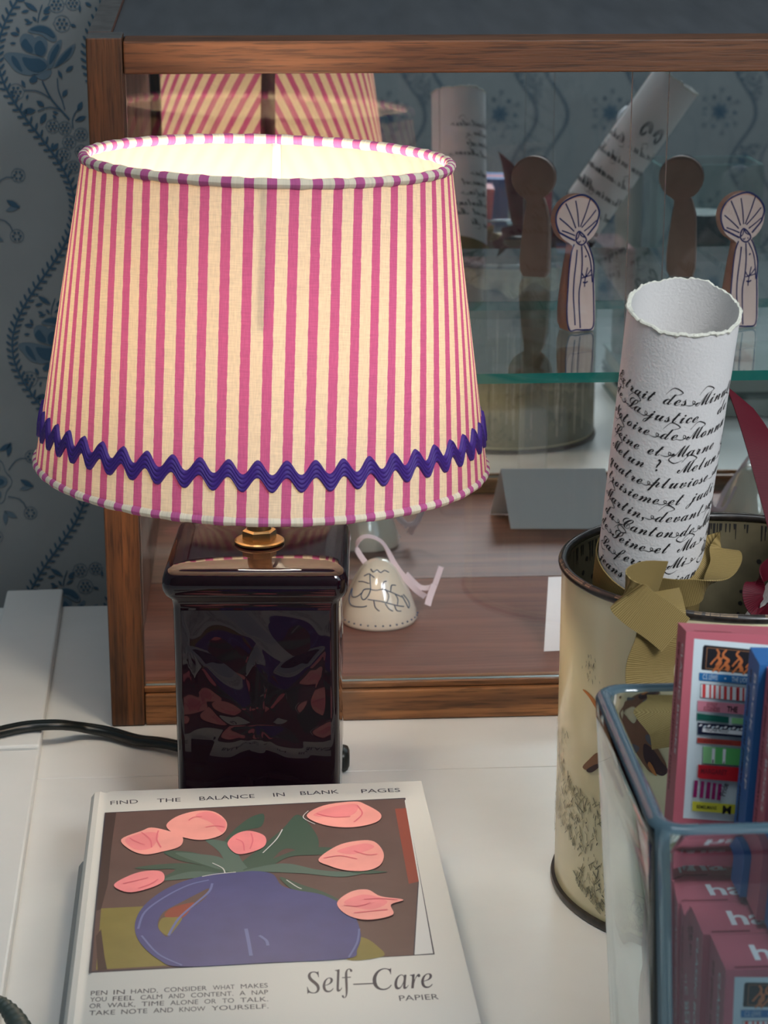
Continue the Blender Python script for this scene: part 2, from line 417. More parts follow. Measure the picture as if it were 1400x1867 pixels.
def paper_wall(mb, fn, s0, s1, z0, z1, flip=False):
    mb.add([fn(s0, z0, 0), fn(s1, z0, 0), fn(s1, z1, 0), fn(s0, z1, 0)], [(0, 1, 2, 3)], 0)
    mb.add([fn(s0, z0, -.03), fn(s1, z0, -.03), fn(s1, z1, -.03), fn(s0, z1, -.03)], [(3, 2, 1, 0)], 0)
    i0 = int(math.floor((s0 - _o[0]) / HP)) - 1; i1 = int(math.ceil((s1 - _o[0]) / HP)) + 1
    j0 = int(math.floor((z0 - _o[1]) / WREP)) - 1; j1 = int(math.ceil((z1 - _o[1]) / WREP)) + 2
    for i in range(i0, i1 + 1):
        for j in range(j0, j1 + 1):
            ox, oz = _o[0] + i * HP, _o[1] + j * WREP
            for kind, pts, w, ink in MOT:
                p0 = pts[len(pts) // 2]; x, z = p0[0] + ox, p0[1] + oz
                if not (s0 + .03 < x < s1 - .03 and z0 + .03 < z < z1 - .03): 
                    if not (s0 < x < s1 and z0 < z < z1): continue
                g = lambda a, b: fn(min(max(a + ox, s0), s1), min(max(b + oz, z0), z1), 0.0004 if ink else 0.0006)
                if kind == 's': stroke(mb, pts, w, g, 1 + ink)
                else: fill(mb, pts, g, 1 + ink)
mb = MB(); paper_wall(mb, lambda s, z, d: CW(s, WB - d, z), -0.7, 1.1, -0.25, 0.62)
for x0, x1, z0, z1 in ((-0.7, 1.1, 0.62, 1.2), (-0.7, 1.1, -0.75, -0.25)):
    mb.add([CW(x0, WB, z0), CW(x1, WB, z0), CW(x1, WB, z1), CW(x0, WB, z1)], [(0, 1, 2, 3)], 0)
tag(mb.build('wall_back', [M_paper, M_ink, M_ink2], smooth=False), kind='structure')
mb = MB(); paper_wall(mb, lambda s, z, d: Vector((s, -1.0 + d, z)), -0.5, 1.3, -0.35, 0.65)
for x0, x1, z0, z1 in ((-2.0, -.5, -.75, 1.2), (1.3, 2.0, -.75, 1.2), (-.5, 1.3, -.75, -.35), (-.5, 1.3, .65, 1.2)):
    mb.add([(x0, -1, z0), (x1, -1, z0), (x1, -1, z1), (x0, -1, z1)], [(0, 1, 2, 3)], 0)
tag(mb.build('wall_front', [M_paper, M_ink, M_ink2], smooth=False), kind='structure')
mb = MB(); mb.box((-2.0, -1.0, -.78), (2.0, 1.4, -.75))
M_floor = wood('floor_boards', S(90, 80, 70), S(120, 108, 95), 'X', 0.5)
tag(mb.build('floor', M_floor, smooth=False), kind='structure')

# ------------------------------------------------------------------ table
M_white = mat('white_gloss_paint', S(222, 222, 218), 0.33, 0.5, noise=0.05, nscale=18, bump=0.12, bscale=90)
TB = 0.1975
table = thing('table', 'white painted plank table under the lamp, books and display case', 'table', (CX, CY, -0.75), (0, 0, PSI))
TZ = 0.75
mb = MB()
y0 = -0.72
# boards with a thin joint between them
for (a0, a1) in ((-0.62, 0.95),):
    for (b0, b1) in ((-0.0652, TB), (-.330, -0.0655), (y0, -.3303)):
        mb.box((a0, b0, TZ - 0.022), (a1, b1, TZ))
mb.build('tabletop', M_white, table, smooth=False, bevel=0.0004)
mb = MB(); mb.box((-0.58, y0 + .04, TZ - .09), (0.91, TB - .05, TZ - .024)); mb.build('apron', M_white, table, smooth=False)
for a in (-.56, .88):
    for b in (y0 + .06, TB - .09):
        mb = MB(); mb.box((a - .025, b - .025, .0004), (a + .025, b + .025, TZ - .024)); mb.build('leg', M_white, table, smooth=False, bevel=.003)
# raised plank at the left, in two lengths
def loc_t(p): d = Vector(p) - C0; return (d.dot(UX), d.dot(DV))
PR = [onz(115, 1073, .008), onz(73, 1356, .008), onz(3, 1820, .008)]
pd = (PR[0] - PR[2]); pd.z = 0; pd.normalize(); pn = Vector((-pd.y, pd.x, 0))
end = PR[0]; jt = onz(73, 1356, .008)
def plank(name, p0, p1, top):
    mb = MB(); v = []
    for z in (TZ + .0001, TZ + top):
        for p, off in ((p0, 0), (p1, 0), (p1, .034), (p0, .034)):
            a, b = loc_t(p + pn * off); v.append((a, b, z))
    mb.add(v, [(3, 2, 1, 0), (4, 5, 6, 7), (0, 1, 5, 4), (1, 2, 6, 5), (2, 3, 7, 6), (3, 0, 4, 7)])
    mb.build(name, M_white, table, smooth=False, bevel=.0012)
plank('raised_plank', end - pd * 0.250, end, .0080)
plank('raised_plank', end - pd * 0.72, end - pd * 0.2515, .0066)

# ------------------------------------------------------------------ display case
M_oak_v = wood('oak_post', S(58, 34, 18), S(118, 72, 38), 'Z', 0.5, 0.5, worn=S(78, 55, 40))
M_oak_h = wood('oak_rail', S(92, 54, 30), S(122, 76, 45), 'X', 0.5, 0.5)
M_oak_b = wood('oak_bottom_rail', S(104, 66, 38), S(172, 116, 70), 'X', 0.5, 0.5, worn=S(110, 78, 54))
M_redwood = wood('mahogany_board', S(112, 60, 44), S(146, 88, 68), 'X', 0.55, 0.25, scale=.6)
M_sidewood = wood('case_side', S(120, 78, 62), S(160, 112, 94), 'Z', 0.5, 0.3)
M_slate = mat('dark_painted_top', S(74, 76, 80), 0.42, 0.5, noise=0.22, nscale=16, stretch=(6, 1, 1))
M_greypost = mat('weathered_end_grain', S(96, 94, 92), 0.7, 0.3, noise=0.25, nscale=120)
M_mirror = mat('mirror_silver', (0.80, 0.86, 0.87, 1), 0.0, 0.5, 1.0)
M_pane = pane_mat('clear_pane'); M_shelf = pane_mat('shelf_glass', (0.94, 0.98, 0.97, 1))
M_edge = mat('green_glass_edge', S(22, 96, 88), 0.15, 0.6)
M_edge_dk = mat('pane_ground_edge', S(120, 132, 132), 0.25, 0.6)
M_board = mat('brown_backing_board', S(90, 76, 64), 0.8)
M_groove = mat('dark_groove', S(30, 28, 28), 0.8)
case = thing('display_case', 'wooden glass-fronted display case with mirrored back and dark grey top, against wallpaper', 'display case', (CX, CY, 0.0003), (0, 0, PSI))
HC, DC, LC, PW = 0.3507, 0.2097, 0.62, 0.0172
FZ = 0.0093
slope = 0.098
def topz(b): return HC + slope * b
def sloped(mb, a0, a1, b0, b1, z0, dz=0.0, mis=None):
    v = [(a0, b0, z0), (a1, b0, z0), (a1, b1, z0), (a0, b1, z0), (a0, b0, topz(b0) + dz), (a1, b0, topz(b0) + dz), (a1, b1, topz(b1) + dz), (a0, b1, topz(b1) + dz)]
    f = [(0, 3, 2, 1), (4, 5, 6, 7), (0, 1, 5, 4), (1, 2, 6, 5), (2, 3, 7, 6), (3, 0, 4, 7)]
    bb = mb.add(v, [])
    for k, q in enumerate(f): mb.f.append(tuple(i + bb for i in q)); mb.m.append(mis[k] if mis else 0)
for a0 in (0, LC - PW):
    mb = MB(); sloped(mb, a0, a0 + PW, 0, .0175, 0.0, 0.0, [0, 1, 0, 0, 0, 0]); mb.build('corner_post', [M_oak_v, M_greypost], case, smooth=False, bevel=.0008)
mb = MB(); sloped(mb, PW + .0004, LC - PW - .0004, 0.0006, .0175, .3335, -.0018); mb.build('top_rail', M_oak_h, case, smooth=False, bevel=.0008)
mb = MB(); mb.box((PW + .0004, .0006, 0), (LC - PW - .0004, .0172, .0165)); mb.build('bottom_rail', M_oak_b, case, smooth=False, bevel=.0008)
mb = MB(); mb.box((PW, .0035, .0170), (LC - PW, .0058, .0200)); mb.box((PW, .0125, .0166), (LC - PW, .0170, .0190)); mb.build('sliding_track', M_oak_b, case, smooth=False, bevel=.0004)
for a0 in (0.0, LC - .011):
    mb = MB(); sloped(mb, a0, a0 + .011, .0178, DC + .010, 0, 0, [0, 1, 0, 0, 0, 0])
    for b in (.040, .085, .14):
        x = a0 + .0111 if a0 == 0 else a0 - .0001
        mb.add([(x, b, .02), (x, b + .0016, .02), (x, b + .0016, .33), (x, b, .33)], [(0, 1, 2, 3)], 2)
    mb.build('side_panel', [M_sidewood, M_greypost, M_groove], case, smooth=False)
mb = MB(); mb.box((.0112, .0178, .0012), (LC - .0112, DC - .0002, FZ)); mb.build('floor_board', M_redwood, case, smooth=False)
mb = MB(); mb.add([(.0112, .0178, topz(.0178) - .0125), (LC - .0112, .0178, topz(.0178) - .0125), (LC - .0112, DC + .01, topz(DC) - .0125), (.0112, DC + .01, topz(DC) - .0125),
                   (.0112, .0178, topz(.0178) - .0022), (LC - .0112, .0178, topz(.0178) - .0022), (LC - .0112, DC + .01, topz(DC) - .0016), (.0112, DC + .01, topz(DC) - .0016)],
                  [(0, 3, 2, 1), (4, 5, 6, 7), (0, 1, 5, 4), (1, 2, 6, 5), (2, 3, 7, 6), (3, 0, 4, 7)])
mb.build('top_board', M_slate, case, smooth=False)
mb = MB(); mb.box((.0113, DC, .0095), (LC - .0113, DC + .003, HC - .012)); tag(mb.build('back_mirror', M_mirror, case, smooth=False), 'mirror lining the back of the case')
mb = MB(); mb.box((.0113, DC + .0032, .001), (LC - .0113, DC + .0098, HC - .002)); mb.build('back_board', M_board, case, smooth=False)
# two sliding glass panes that overlap
em = [1, 1, 0, 1, 0, 1]
mb = MB(); mb.box((.0178, .0085, .0190), (.2825, .0115, .3332), mis=em); mb.build('sliding_pane', [M_pane, M_edge_dk], case, smooth=False)
mb = MB(); mb.box((.2635, .0040, .0172), (LC - PW - .001, .0070, .3332), mis=em); mb.build('sliding_pane', [M_pane, M_edge_dk], case, smooth=False)
SZ = 0.1823
mb = MB(); mb.box((.0116, .0125, SZ - .0052), (LC - .0116, DC - .0004, SZ), mis=[0, 0, 1, 1, 1, 1])
tag(mb.build('glass_shelf', [M_shelf, M_edge], case, smooth=False), 'clear glass shelf with green edges')

# ------------------------------------------------------------------ things inside the case
M_clay = mat('bare_terracotta', S(186, 146, 126), 0.6, 0.3, noise=0.10, nscale=70)
M_glaze = mat('glazed_cream', S(196, 176, 166), 0.16, 0.6, coat=0.7, noise=0.06, nscale=60)
M_blueline = mat('cobalt_brush_line', S(28, 34, 84), 0.25, 0.5)
def figurine(name, label, loc, yaw, var):
    root = thing(name, label, 'figurine', loc, (0, 0, yaw), 'clay shell-headed figurines')
    k = 4.62e-5; BX = 560
    T = lambda x, y: ((x - BX) * k * 1.12, (1780 - y) * k)
    out = []
    for i in range(27):                                  # head, clockwise from neck left
        a = R(245 - i * (310 / 26)); out.append((525 + 272 * math.cos(a), 435 - 292 * math.sin(a)))
    right = [(668, 740), (700, 860), (724, 1010), (734, 1250), (738, 1500), (736, 1700), (715, 1778)]
    left = [(430, 1778), (392, 1700), (385, 1550), (392, 1380), (408, 1180), (428, 980), (446, 850), (452, 740)]
    pts = [T(*p) for p in out + right + left]
    n = len(pts); v = []; f = []
    def th(z): return 0.0135 - 0.0075 * min(1, max(0, z / 0.055))
    cxz = [(sum(p[0] for p in pts) / n)]
    levels = [(-1, .955), (-.8, 1.0), (.8, 1.0), (1, .955)]
    for fr, sc in levels:
        for (x, z) in pts:
            zc = 0.038; xc = 0.0
            v.append((xc + (x - xc) * sc, -(th(z) / 2) * -fr, max(0.0, zc + (z - zc) * (sc if z > .002 else 1))))
    for L_ in range(3):
        for i in range(n): j = (i + 1) % n; f.append((L_ * n + i, L_ * n + j, (L_ + 1) * n + j, (L_ + 1) * n + i))
    mb = MB(); mb.add(v, f, 0)
    fr = [(x * .955, -th(z) / 2, max(0.0002, .038 + (z - .038) * (.955 if z > .002 else 1))) for x, z in pts]
    from mathutils.geometry import tessellate_polygon
    tr = tessellate_polygon([[Vector((p[0], p[2], 0)) for p in fr]])
    def orient(tr, ys):
        o = []
        for a, b, c in tr:
            nrm = (Vector(fr[b]) - Vector(fr[a])).cross(Vector(fr[c]) - Vector(fr[a])); o.append((a, b, c) if nrm.y * ys > 0 else (c, b, a))
        return o
    mb.add([(p[0], p[1], p[2]) for p in fr], orient(tr, -1), 1)
    mb.add([(p[0], -p[1], p[2]) for p in fr], orient(tr, 1), 0)
    fn = lambda x, y: (x, -th(y) / 2 - .00022, y)
    def D(pts, w=9, closed=False, sm=True):
        P = catmull([(*T(*p), 0) for p in pts], 6, closed) if sm else [Vector((*T(*p), 0)) for p in pts]
        if closed: P.append(P[0])
        stroke(mb, [(p.x, p.y) for p in P], w * k * 1.7, fn, 2)
    D([(300, 580), (262, 470), (265, 350), (330, 240), (430, 180), (560, 150), (660, 190), (740, 270), (780, 370), (760, 470), (740, 520), (640, 640)], 13)
    D([(300, 580), (400, 640), (490, 690)], 13)
    for a, b in (((370, 240), (500, 545)), ((490, 215), (535, 530)), ((665, 200), (555, 530)), ((740, 340), (570, 540)), ((750, 465), (600, 585)), ((300, 410), (480, 580)), ((330, 560), (490, 630))):
        D([a, ((a[0] + b[0]) / 2 + 6, (a[1] + b[1]) / 2), b], 9)
    D([(500, 690), (510, 620), (545, 585), (610, 650), (625, 700), (580, 745), (530, 730), (500, 690)], 11)
    D([(545, 590), (530, 650), (505, 680)], 8); D([(545, 590), (570, 640), (615, 660)], 8); D([(530, 700), (545, 715), (560, 695)], 6); D([(585, 695), (600, 705)], 6)
    D([(480, 730), (445, 830), (420, 1000), (400, 1250), (385, 1500), (390, 1650), (420, 1760), (500, 1755), (600, 1765), (700, 1740), (712, 1500), (708, 1200), (715, 980), (670, 800), (635, 720)], 10)
    D([(515, 800), (500, 950), (475, 1150), (465, 1350), (475, 1550), (482, 1700)], 10); D([(570, 760), (575, 950), (560, 1150), (535, 1300), (535, 1500), (545, 1740)], 10)
    D([(600, 750), (660, 880), (685, 1020), (695, 1200)], 9)
    D([(600, 1250 - var), (610, 1150 - var), (640, 1020 - var)], 8); D([(570, 1080 - var), (610, 1130 - var), (690, 1040 - var)], 8); D([(570, 1140 - var), (620, 1130 - var), (690, 1110 - var)], 8)
    D([(580, 1190 - var), (612, 1200 - var), (640, 1185 - var)], 10); D([(612, 880 - var / 3), (626, 890 - var / 3)], 16)
    mb.build('clay_body', [M_clay, M_glaze, M_blueline], root, angle=50)
    return root
figurine('clay_figurine', 'terracotta figurine with blue-lined shell headdress, nearer the lamp on the glass shelf', (0.1070, 1.1640, SZ + .0008), R(24), 0)
figurine('clay_figurine', 'terracotta figurine with blue-lined shell headdress, partly behind the tall standing scroll', (0.1995, 1.1745, SZ + .0008), R(20), -25)

M_card = mat('white_card', S(226, 226, 228), 0.7, 0.2)
mb = MB()
cb = [Vector((0.0893, 1.1135, FZ + .0008)), Vector((0.0968, 1.1500, FZ + .0008)), Vector((0.0925, 1.1330, .0472))]
cdir = (UX * 0.995 + DV * .06).normalized() * .070
def slab(mb, a, b, c, d, t):
    a, b, c, d = map(Vector, (a, b, c, d)); nn = (b - a).cross(d - a).normalized() * t
    v = [a, b, c, d, a + nn, b + nn, c + nn, d + nn]
    mb.add(v, [(3, 2, 1, 0), (4, 5, 6, 7), (0, 1, 5, 4), (1, 2, 6, 5), (2, 3, 7, 6), (3, 0, 4, 7)])
slab(mb, cb[0], cb[0] + cdir, cb[2] + cdir, cb[2], .0004)
slab(mb, cb[1] + cdir, cb[1], cb[2], cb[2] + cdir, .0004)
tag(mb.build('tent_card', M_card, smooth=False), 'blank white folded tent card on the floor of the display case', 'card')

M_bell = mat('ivory_glaze', S(222, 212, 194), 0.12, 0.6, coat=0.8, noise=0.05, nscale=40)
M_bellline = mat('blue_grey_brush_line', S(64, 80, 108), 0.3)
M_satin = fabric_ribbon('pale_pink_satin', S(206, 186, 192), S(226, 208, 214), 1500)
def bell(name, label, loc, flip, s=1.0):
    root = thing(name, label, 'bell', loc, (0, 0, 0), 'ceramic bells in the display case')
    prof = [(.0190, .0022), (.0212, .0006), (.0222, .0010), (.0226, .0026), (.0216, .0075), (.0198, .0130), (.0172, .0195), (.0140, .0262), (.0108, .0318), (.0080, .0352), (.0050, .0370), (.0022, .0376), (.0002, .0377)]
    inner = [(.0002, .034), (.006, .033), (.012, .026), (.0165, .015), (.0190, .0022)]
    mb = MB(); mb.lathe([(r * s, z * s) for r, z in inner + prof[1:]], 56)
    mb.v = [(x * (1 + .04 * math.sin(2.3 * math.atan2(y, x))), y, z) for x, y, z in mb.v]
    def rad(z):
        for (r0, z0), (r1, z1) in zip(prof[2:], prof[3:]):
            if z0 <= z <= z1: return r0 + (r1 - r0) * (z - z0) / (z1 - z0)
        return .02
    def fn(a, z):   # angle (0 = facing the camera), height
        t = -math.pi / 2 + a; r = (rad(z) * (1 + .0)) * s + .00025
        r *= (1 + .0) ; x, y = r * math.cos(t), r * math.sin(t)
        return (x * (1 + .04 * math.sin(2.3 * math.atan2(y, x))), y, z * s)
    K = lambda pts, w=.0005: stroke(mb, [(p.x, p.y) for p in catmull([(flip * a, z, 0) for a, z in pts], 6)], lambda k_: w * 1, (lambda a, z: fn(a, z)), 1)
    # widths given in a mixed frame: draw as thin tubes along the surface instead
    def T(pts, w=.00032):
        P = [fn(p.x, p.y) for p in catmull([(flip * a, z, 0) for a, z in pts], 5)]; mb.tube(P, w, 5, 1)
    T([(-.5, .0340), (-.3, .0328), (-.1, .0338), (.1, .0326), (.35, .0335), (.6, .0322)])
    T([(-.75, .0300), (-.5, .0316), (-.2, .0300)]); T([(-.45, .0318), (-.35, .0272), (-.3, .0235), (-.38, .0195), (-.5, .0180), (-.6, .0200), (-.55, .0232), (-.35, .0240)])
    T([(-.95, .0265), (-.7, .0272), (-.4, .0268)]); T([(-1.25, .0215), (-1.15, .0160), (-.9, .0135), (-.5, .0140), (-.35, .0150)])
    T([(-1.2, .0215), (-1.0, .0180), (-.75, .0190), (-.6, .0215)]); T([(-.35, .0240), (-.1, .0235), (.15, .0240), (.45, .0222), (.7, .0200), (.95, .0175)])
    T([(-.35, .0185), (0, .0180), (.3, .0165), (.6, .0145), (.85, .0130)]); T([(.25, .0240), (.35, .0205), (.25, .0168)]); T([(.6, .0210), (.68, .0180), (.6, .0145)])
    T([(.15, .0240), (.2, .0275), (.35, .0280)]); T([(.45, .0225), (.55, .0255), (.75, .0250)]); T([(.2, .0165), (.3, .0135), (.42, .0120)]); T([(.5, .0150), (.55, .0120), (.7, .0110)]); T([(-.15, .0180), (-.1, .0145), (.02, .0125)])
    T([(.9, .0190), (.98, .0150), (1.05, .0110), (1.15, .0140), (1.0, .0190)])
    for i in range(18):
        a = -1.6 + i * .19; c = Vector(fn(a, .0042)); mb.add([c + Vector((math.cos(t) * .0006, -.00015, math.sin(t) * .0006)) for t in (0, 1.05, 2.1, 3.14, 4.2, 5.2)], [(0, 1, 2, 3, 4, 5)], 1)
    mb.build('bell_body', [M_bell, M_bellline], root, angle=60)
    mb = MB()
    hz = .0372 * s
    ribbon(mb, [(flip * -.006, .004, hz - .006), (flip * -.013, .004, hz + .006), (flip * -.008, .003, hz + .013), (flip * .002, .001, hz + .010), (flip * .010, -.001, hz - .004), (flip * .020, .000, hz - .017), (flip * .027, .006, .0125)],
           [(0, .3, 1)] * 2 + [(0, 1, .4)] * 2 + [(.7, .3, .6)] * 3, .0034)
    ribbon(mb, [(flip * .016, .010, hz - .012), (flip * .024, .012, .0165), (flip * .031, .012, .0165), (flip * .0335, .012, .0190)], [(0, .2, 1)] * 4, .0030)
    ribbon(mb, [(flip * .0325, .0115, .0170), (flip * .0345, .013, .0225), (flip * .0365, .015, .0280)], [(1, .4, 0)] * 3, .0035)
    ribbon(mb, [(flip * .0325, .0115, .0180), (flip * .0300, .008, .0120), (flip * .0285, .005, .0075)], [(1, .4, 0)] * 3, .0040)
    tag(mb.build('ribbon_loop', M_satin, root), 'pale pink satin ribbon loop')
    return root
bell('ceramic_bell', 'ivory ceramic bell with blue line drawing behind the lamp base', (-0.0030, 1.1690, FZ), 1)
bell('ceramic_bell', 'ivory ceramic bell at the far right of the case, seen mainly as a mirror image', (0.2600, 1.1600, FZ), -1, 1.15)

# ------------------------------------------------------------------ table lamp
M_ceram = mat('aubergine_black_glaze', S(24, 8, 18), 0.03, 0.55)
M_brass = mat('aged_brass', S(178, 148, 104), 0.32, 0.5, 1.0, noise=0.15, nscale=200)
M_cord = mat('black_cable', S(14, 20, 19), 0.35, 0.5)
LX, LY = -0.0570, 0.9256
lamp = thing('table_lamp', 'lit table lamp with pink striped shade on a black ceramic base', 'lamp', (LX, LY, 0.0003))
def rsq(h, r, n=6):   # rounded square outline
    o = []
    for q, (sx, sy) in enumerate(((1, 1), (-1, 1), (-1, -1), (1, -1))):
        for i in range(n + 1):
            a = R(90 * q + 90 * i / n); o.append((sx * (h - r) + r * math.cos(a), sy * (h - r) + r * math.sin(a)))
    return o
mb = MB()
prof = [(.0345, .004, .0), (.0362, .004, .0012), (.0367, .004, .0035), (.0367, .0035, .1120), (.0370, .004, .1136), (.0378, .005, .1158), (.0400, .006, .1178), (.0409, .006, .1200), (.0413, .006, .1228), (.0411, .006, .1255), (.0403, .006, .1282), (.0391, .006, .1300), (.0366, .006, .1309), (.030, .006, .1312), (.018, .006, .1312), (.006, .003, .1312)]
n = 28
for h, r, z in prof: mb.v += [(x, y, z) for x, y in rsq(h, r)]
for i in range(len(prof) - 1):
    for k in range(n): mb.f.append((i * n + k, i * n + (k + 1) % n, (i + 1) * n + (k + 1) % n, (i + 1) * n + k)); mb.m.append(0)
mb.f.append(tuple(range((len(prof) - 1) * n, len(prof) * n))); mb.m.append(0)
mb.f.append(tuple(range(n - 1, -1, -1))); mb.m.append(0)
# embossed crossing leaves on the four faces
def emboss(x, z):   # x -1..1, z 0..1 over the face
    h = 0.0
    cx, cz = 0.0, 0.055
    X, Z = x * .0367, z * .112
    for (dx, dz, L, W) in ((-.66, .75, .052, .0125), (.66, .75, .052, .0125), (-.60, -.80, .050, .0120), (.60, -.80, .050, .0120), (0, 1, .040, .0080), (0, -1, .036, .0070)):
        l = math.hypot(dx, dz); ux, uz = dx / l, dz / l
        t = ((X - cx) * ux + (Z - cz) * uz) / L; d = (X - cx) * -uz + (Z - cz) * ux
        if 0 < t < 1:
            w = W * (math.sin(math.pi * t ** 0.75)) ** 0.8 + 1e-5
            q = abs(d) / w
            if q < 1: h = max(h, (1 - q ** 1.4) * .0008 * min(1, t * 5, (1 - t) * 4))
    h += .00022 * math.sin(z * 17 + 2.2 * math.sin(x * 3.1)) * (1 - x * x) + .00016 * math.sin(x * 6 + z * 9)
    e = min(1, (1 - abs(x)) * 9, z * 10, (1 - z) * 9)
    return h * e
for q in range(4):
    a = R(90 * q); c, s_ = math.cos(a), math.sin(a)
    def fn(u_, v_, c=c, s_=s_):
        x = (u_ * 2 - 1) * .0330; y = -.0368 - emboss(u_ * 2 - 1, v_) - .00002; z = .0045 + v_ * .1065
        return (x * c - y * s_, x * s_ + y * c, z)
    mb.grid(fn, 90, 150, 0)
tag(mb.build('ceramic_base', M_ceram, lamp, angle=60), 'glossy black square base with embossed crossing leaves')
mb = MB()
mb.lathe([(.0001, .1313), (.0108, .1313), (.0114, .1318), (.0114, .1326), (.0106, .1332), (.0001, .1334)], 40)
hexa = [(math.cos(R(60 * i + 12)) * .0078, math.sin(R(60 * i + 12)) * .0078) for i in range(6)]
mb.add([(x, y, .1332) for x, y in hexa] + [(x, y, .1372) for x, y in hexa] + [(x * .85, y * .85, .1380) for x, y in hexa],
       [(i, (i + 1) % 6, 6 + (i + 1) % 6, 6 + i) for i in range(6)] + [(6 + i, 6 + (i + 1) % 6, 12 + (i + 1) % 6, 12 + i) for i in range(6)] + [(12, 13, 14, 15, 16, 17)])
tag(mb.build('brass_nut', M_brass, lamp, angle=25), 'brass washer and hexagonal nut')
mb = MB(); mb.lathe([(.0001, .1375), (.0056, .1375), (.0056, .1890), (.0001, .1890)], 28); mb.build('brass_stem', M_brass, lamp, angle=40)
M_sock = mat('white_socket', S(225, 222, 214), 0.5)
mb = MB(); mb.lathe([(.0001, .1885), (.010, .1885), (.0125, .191), (.0125, .214), (.0001, .2145)], 32); mb.build('lamp_socket', M_sock, lamp, angle=40)
M_bulb = bpy.data.materials.new('lit_bulb'); M_bulb.use_nodes = True
_nt = M_bulb.node_tree; _nt.nodes.remove(_nt.nodes['Principled BSDF']); _e = _nt.nodes.new('ShaderNodeEmission')
_e.inputs[0].default_value = (1.0, 0.85, 0.66, 1); _e.inputs[1].default_value = LAMP_STRENGTH; _nt.links.new(_e.outputs[0], _nt.nodes['Material Output'].inputs[0])
mb = MB(); mb.lathe([(.0001, .2148), (.0085, .2148), (.0100, .2200), (.0145, .2270), (.0175, .2340), (.0182, .2400), (.0172, .2465), (.0135, .2530), (.0070, .2570), (.0001, .2580)], 32)
mb.build('light_bulb', M_bulb, lamp, angle=80)

# the shade: fabric cut flat from an annular sector so the stripes fan out towards the seam at the back
R1, R2, Z1, Z2 = 0.0800, 0.1015, 0.3055, 0.1712
SLX = -0.0526 - LX; TILT = R(1.9)
shade = bpy.data.objects.new('lamp_shade', None); COL.objects.link(shade); shade.parent = lamp
shade.location = (SLX, -.0008, (Z1 + Z2) / 2); shade.rotation_euler = (0, TILT, 0); shade.empty_display_size = .02
zt, zb = (Z1 - Z2) / 2, -(Z1 - Z2) / 2
SL = math.hypot(R2 - R1, Z1 - Z2); LB = R2 * SL / (R2 - R1); SN = R2 / LB   # slant, apex length, flat angle factor
PITCHS, PHASE = 0.00905, 0.0030
def fab(name, transl, alb_scale=1.0, opaque=False):
    m = bpy.data.materials.new(name); m.use_nodes = True; nt = m.node_tree; N = nt.nodes; L = nt.links
    N.remove(N['Principled BSDF']); out = N['Material Output']
    uv = N.new('ShaderNodeUVMap'); sx = N.new('ShaderNodeSeparateXYZ'); L.new(uv.outputs[0], sx.inputs[0])
    nz = N.new('ShaderNodeTexNoise'); nz.inputs['Scale'].default_value = 300; L.new(uv.outputs[0], nz.inputs[0])
    w0 = N.new('ShaderNodeMath'); w0.operation = 'MULTIPLY_ADD'; w0.inputs[1].default_value = .0005; L.new(nz.outputs[0], w0.inputs[0]); L.new(sx.outputs[0], w0.inputs[2])
    d = N.new('ShaderNodeMath'); d.operation = 'MULTIPLY_ADD'; d.inputs[1].default_value = 1 / PITCHS; d.inputs[2].default_value = 100 + PHASE / PITCHS + .215; L.new(w0.outputs[0], d.inputs[0])
    fr = N.new('ShaderNodeMath'); fr.operation = 'FRACT'; L.new(d.outputs[0], fr.inputs[0])
    lt = N.new('ShaderNodeMath'); lt.operation = 'LESS_THAN'; lt.inputs[1].default_value = .44; L.new(fr.outputs[0], lt.inputs[0])
    # weave
    mp = N.new('ShaderNodeMapping'); mp.inputs['Scale'].default_value = (2200, 180, 1); L.new(uv.outputs[0], mp.inputs[0])
    n1 = N.new('ShaderNodeTexNoise'); n1.inputs['Scale'].default_value = 1; n1.inputs['Detail'].default_value = 3; L.new(mp.outputs[0], n1.inputs[0])
    mp2 = N.new('ShaderNodeMapping'); mp2.inputs['Scale'].default_value = (150, 2200, 1); L.new(uv.outputs[0], mp2.inputs[0])
    n2 = N.new('ShaderNodeTexNoise'); n2.inputs['Scale'].default_value = 1; n2.inputs['Detail'].default_value = 3; L.new(mp2.outputs[0], n2.inputs[0])
    av = N.new('ShaderNodeMath'); av.operation = 'ADD'; L.new(n1.outputs[0], av.inputs[0]); L.new(n2.outputs[0], av.inputs[1])
    mr = N.new('ShaderNodeMapRange'); mr.inputs[1].default_value = .6; mr.inputs[2].default_value = 1.4; mr.inputs[3].default_value = .78; mr.inputs[4].default_value = 1.12; L.new(av.outputs[0], mr.inputs[0])
    mx = N.new('ShaderNodeMix'); mx.data_type = 'RGBA'; L.new(lt.outputs[0], mx.inputs[0])
    mx.inputs[6].default_value = S(240, 224, 198); mx.inputs[7].default_value = S(200, 102, 152)
    mu = N.new('ShaderNodeMix'); mu.data_type = 'RGBA'; mu.blend_type = 'MULTIPLY'; mu.inputs[0].default_value = 1; L.new(mx.outputs[2], mu.inputs[6]); L.new(mr.outputs[0], mu.inputs[7])
    df = N.new('ShaderNodeBsdfDiffuse'); L.new(mu.outputs[2], df.inputs[0])
    if opaque: L.new(df.outputs[0], out.inputs[0]); return m
    tr = N.new('ShaderNodeBsdfTranslucent'); L.new(mu.outputs[2], tr.inputs[0])
    ms = N.new('ShaderNodeMixShader'); ms.inputs[0].default_value = transl; L.new(df.outputs[0], ms.inputs[1]); L.new(tr.outputs[0], ms.inputs[2]); L.new(ms.outputs[0], out.inputs[0])
    return m
M_fab = fab('striped_cotton', 0.28); M_fabrim = fab('striped_cotton_edge', 0, opaque=True)
M_lin = bpy.data.materials.new('white_lining'); M_lin.use_nodes = True
_nt = M_lin.node_tree; _nt.nodes.remove(_nt.nodes['Principled BSDF'])
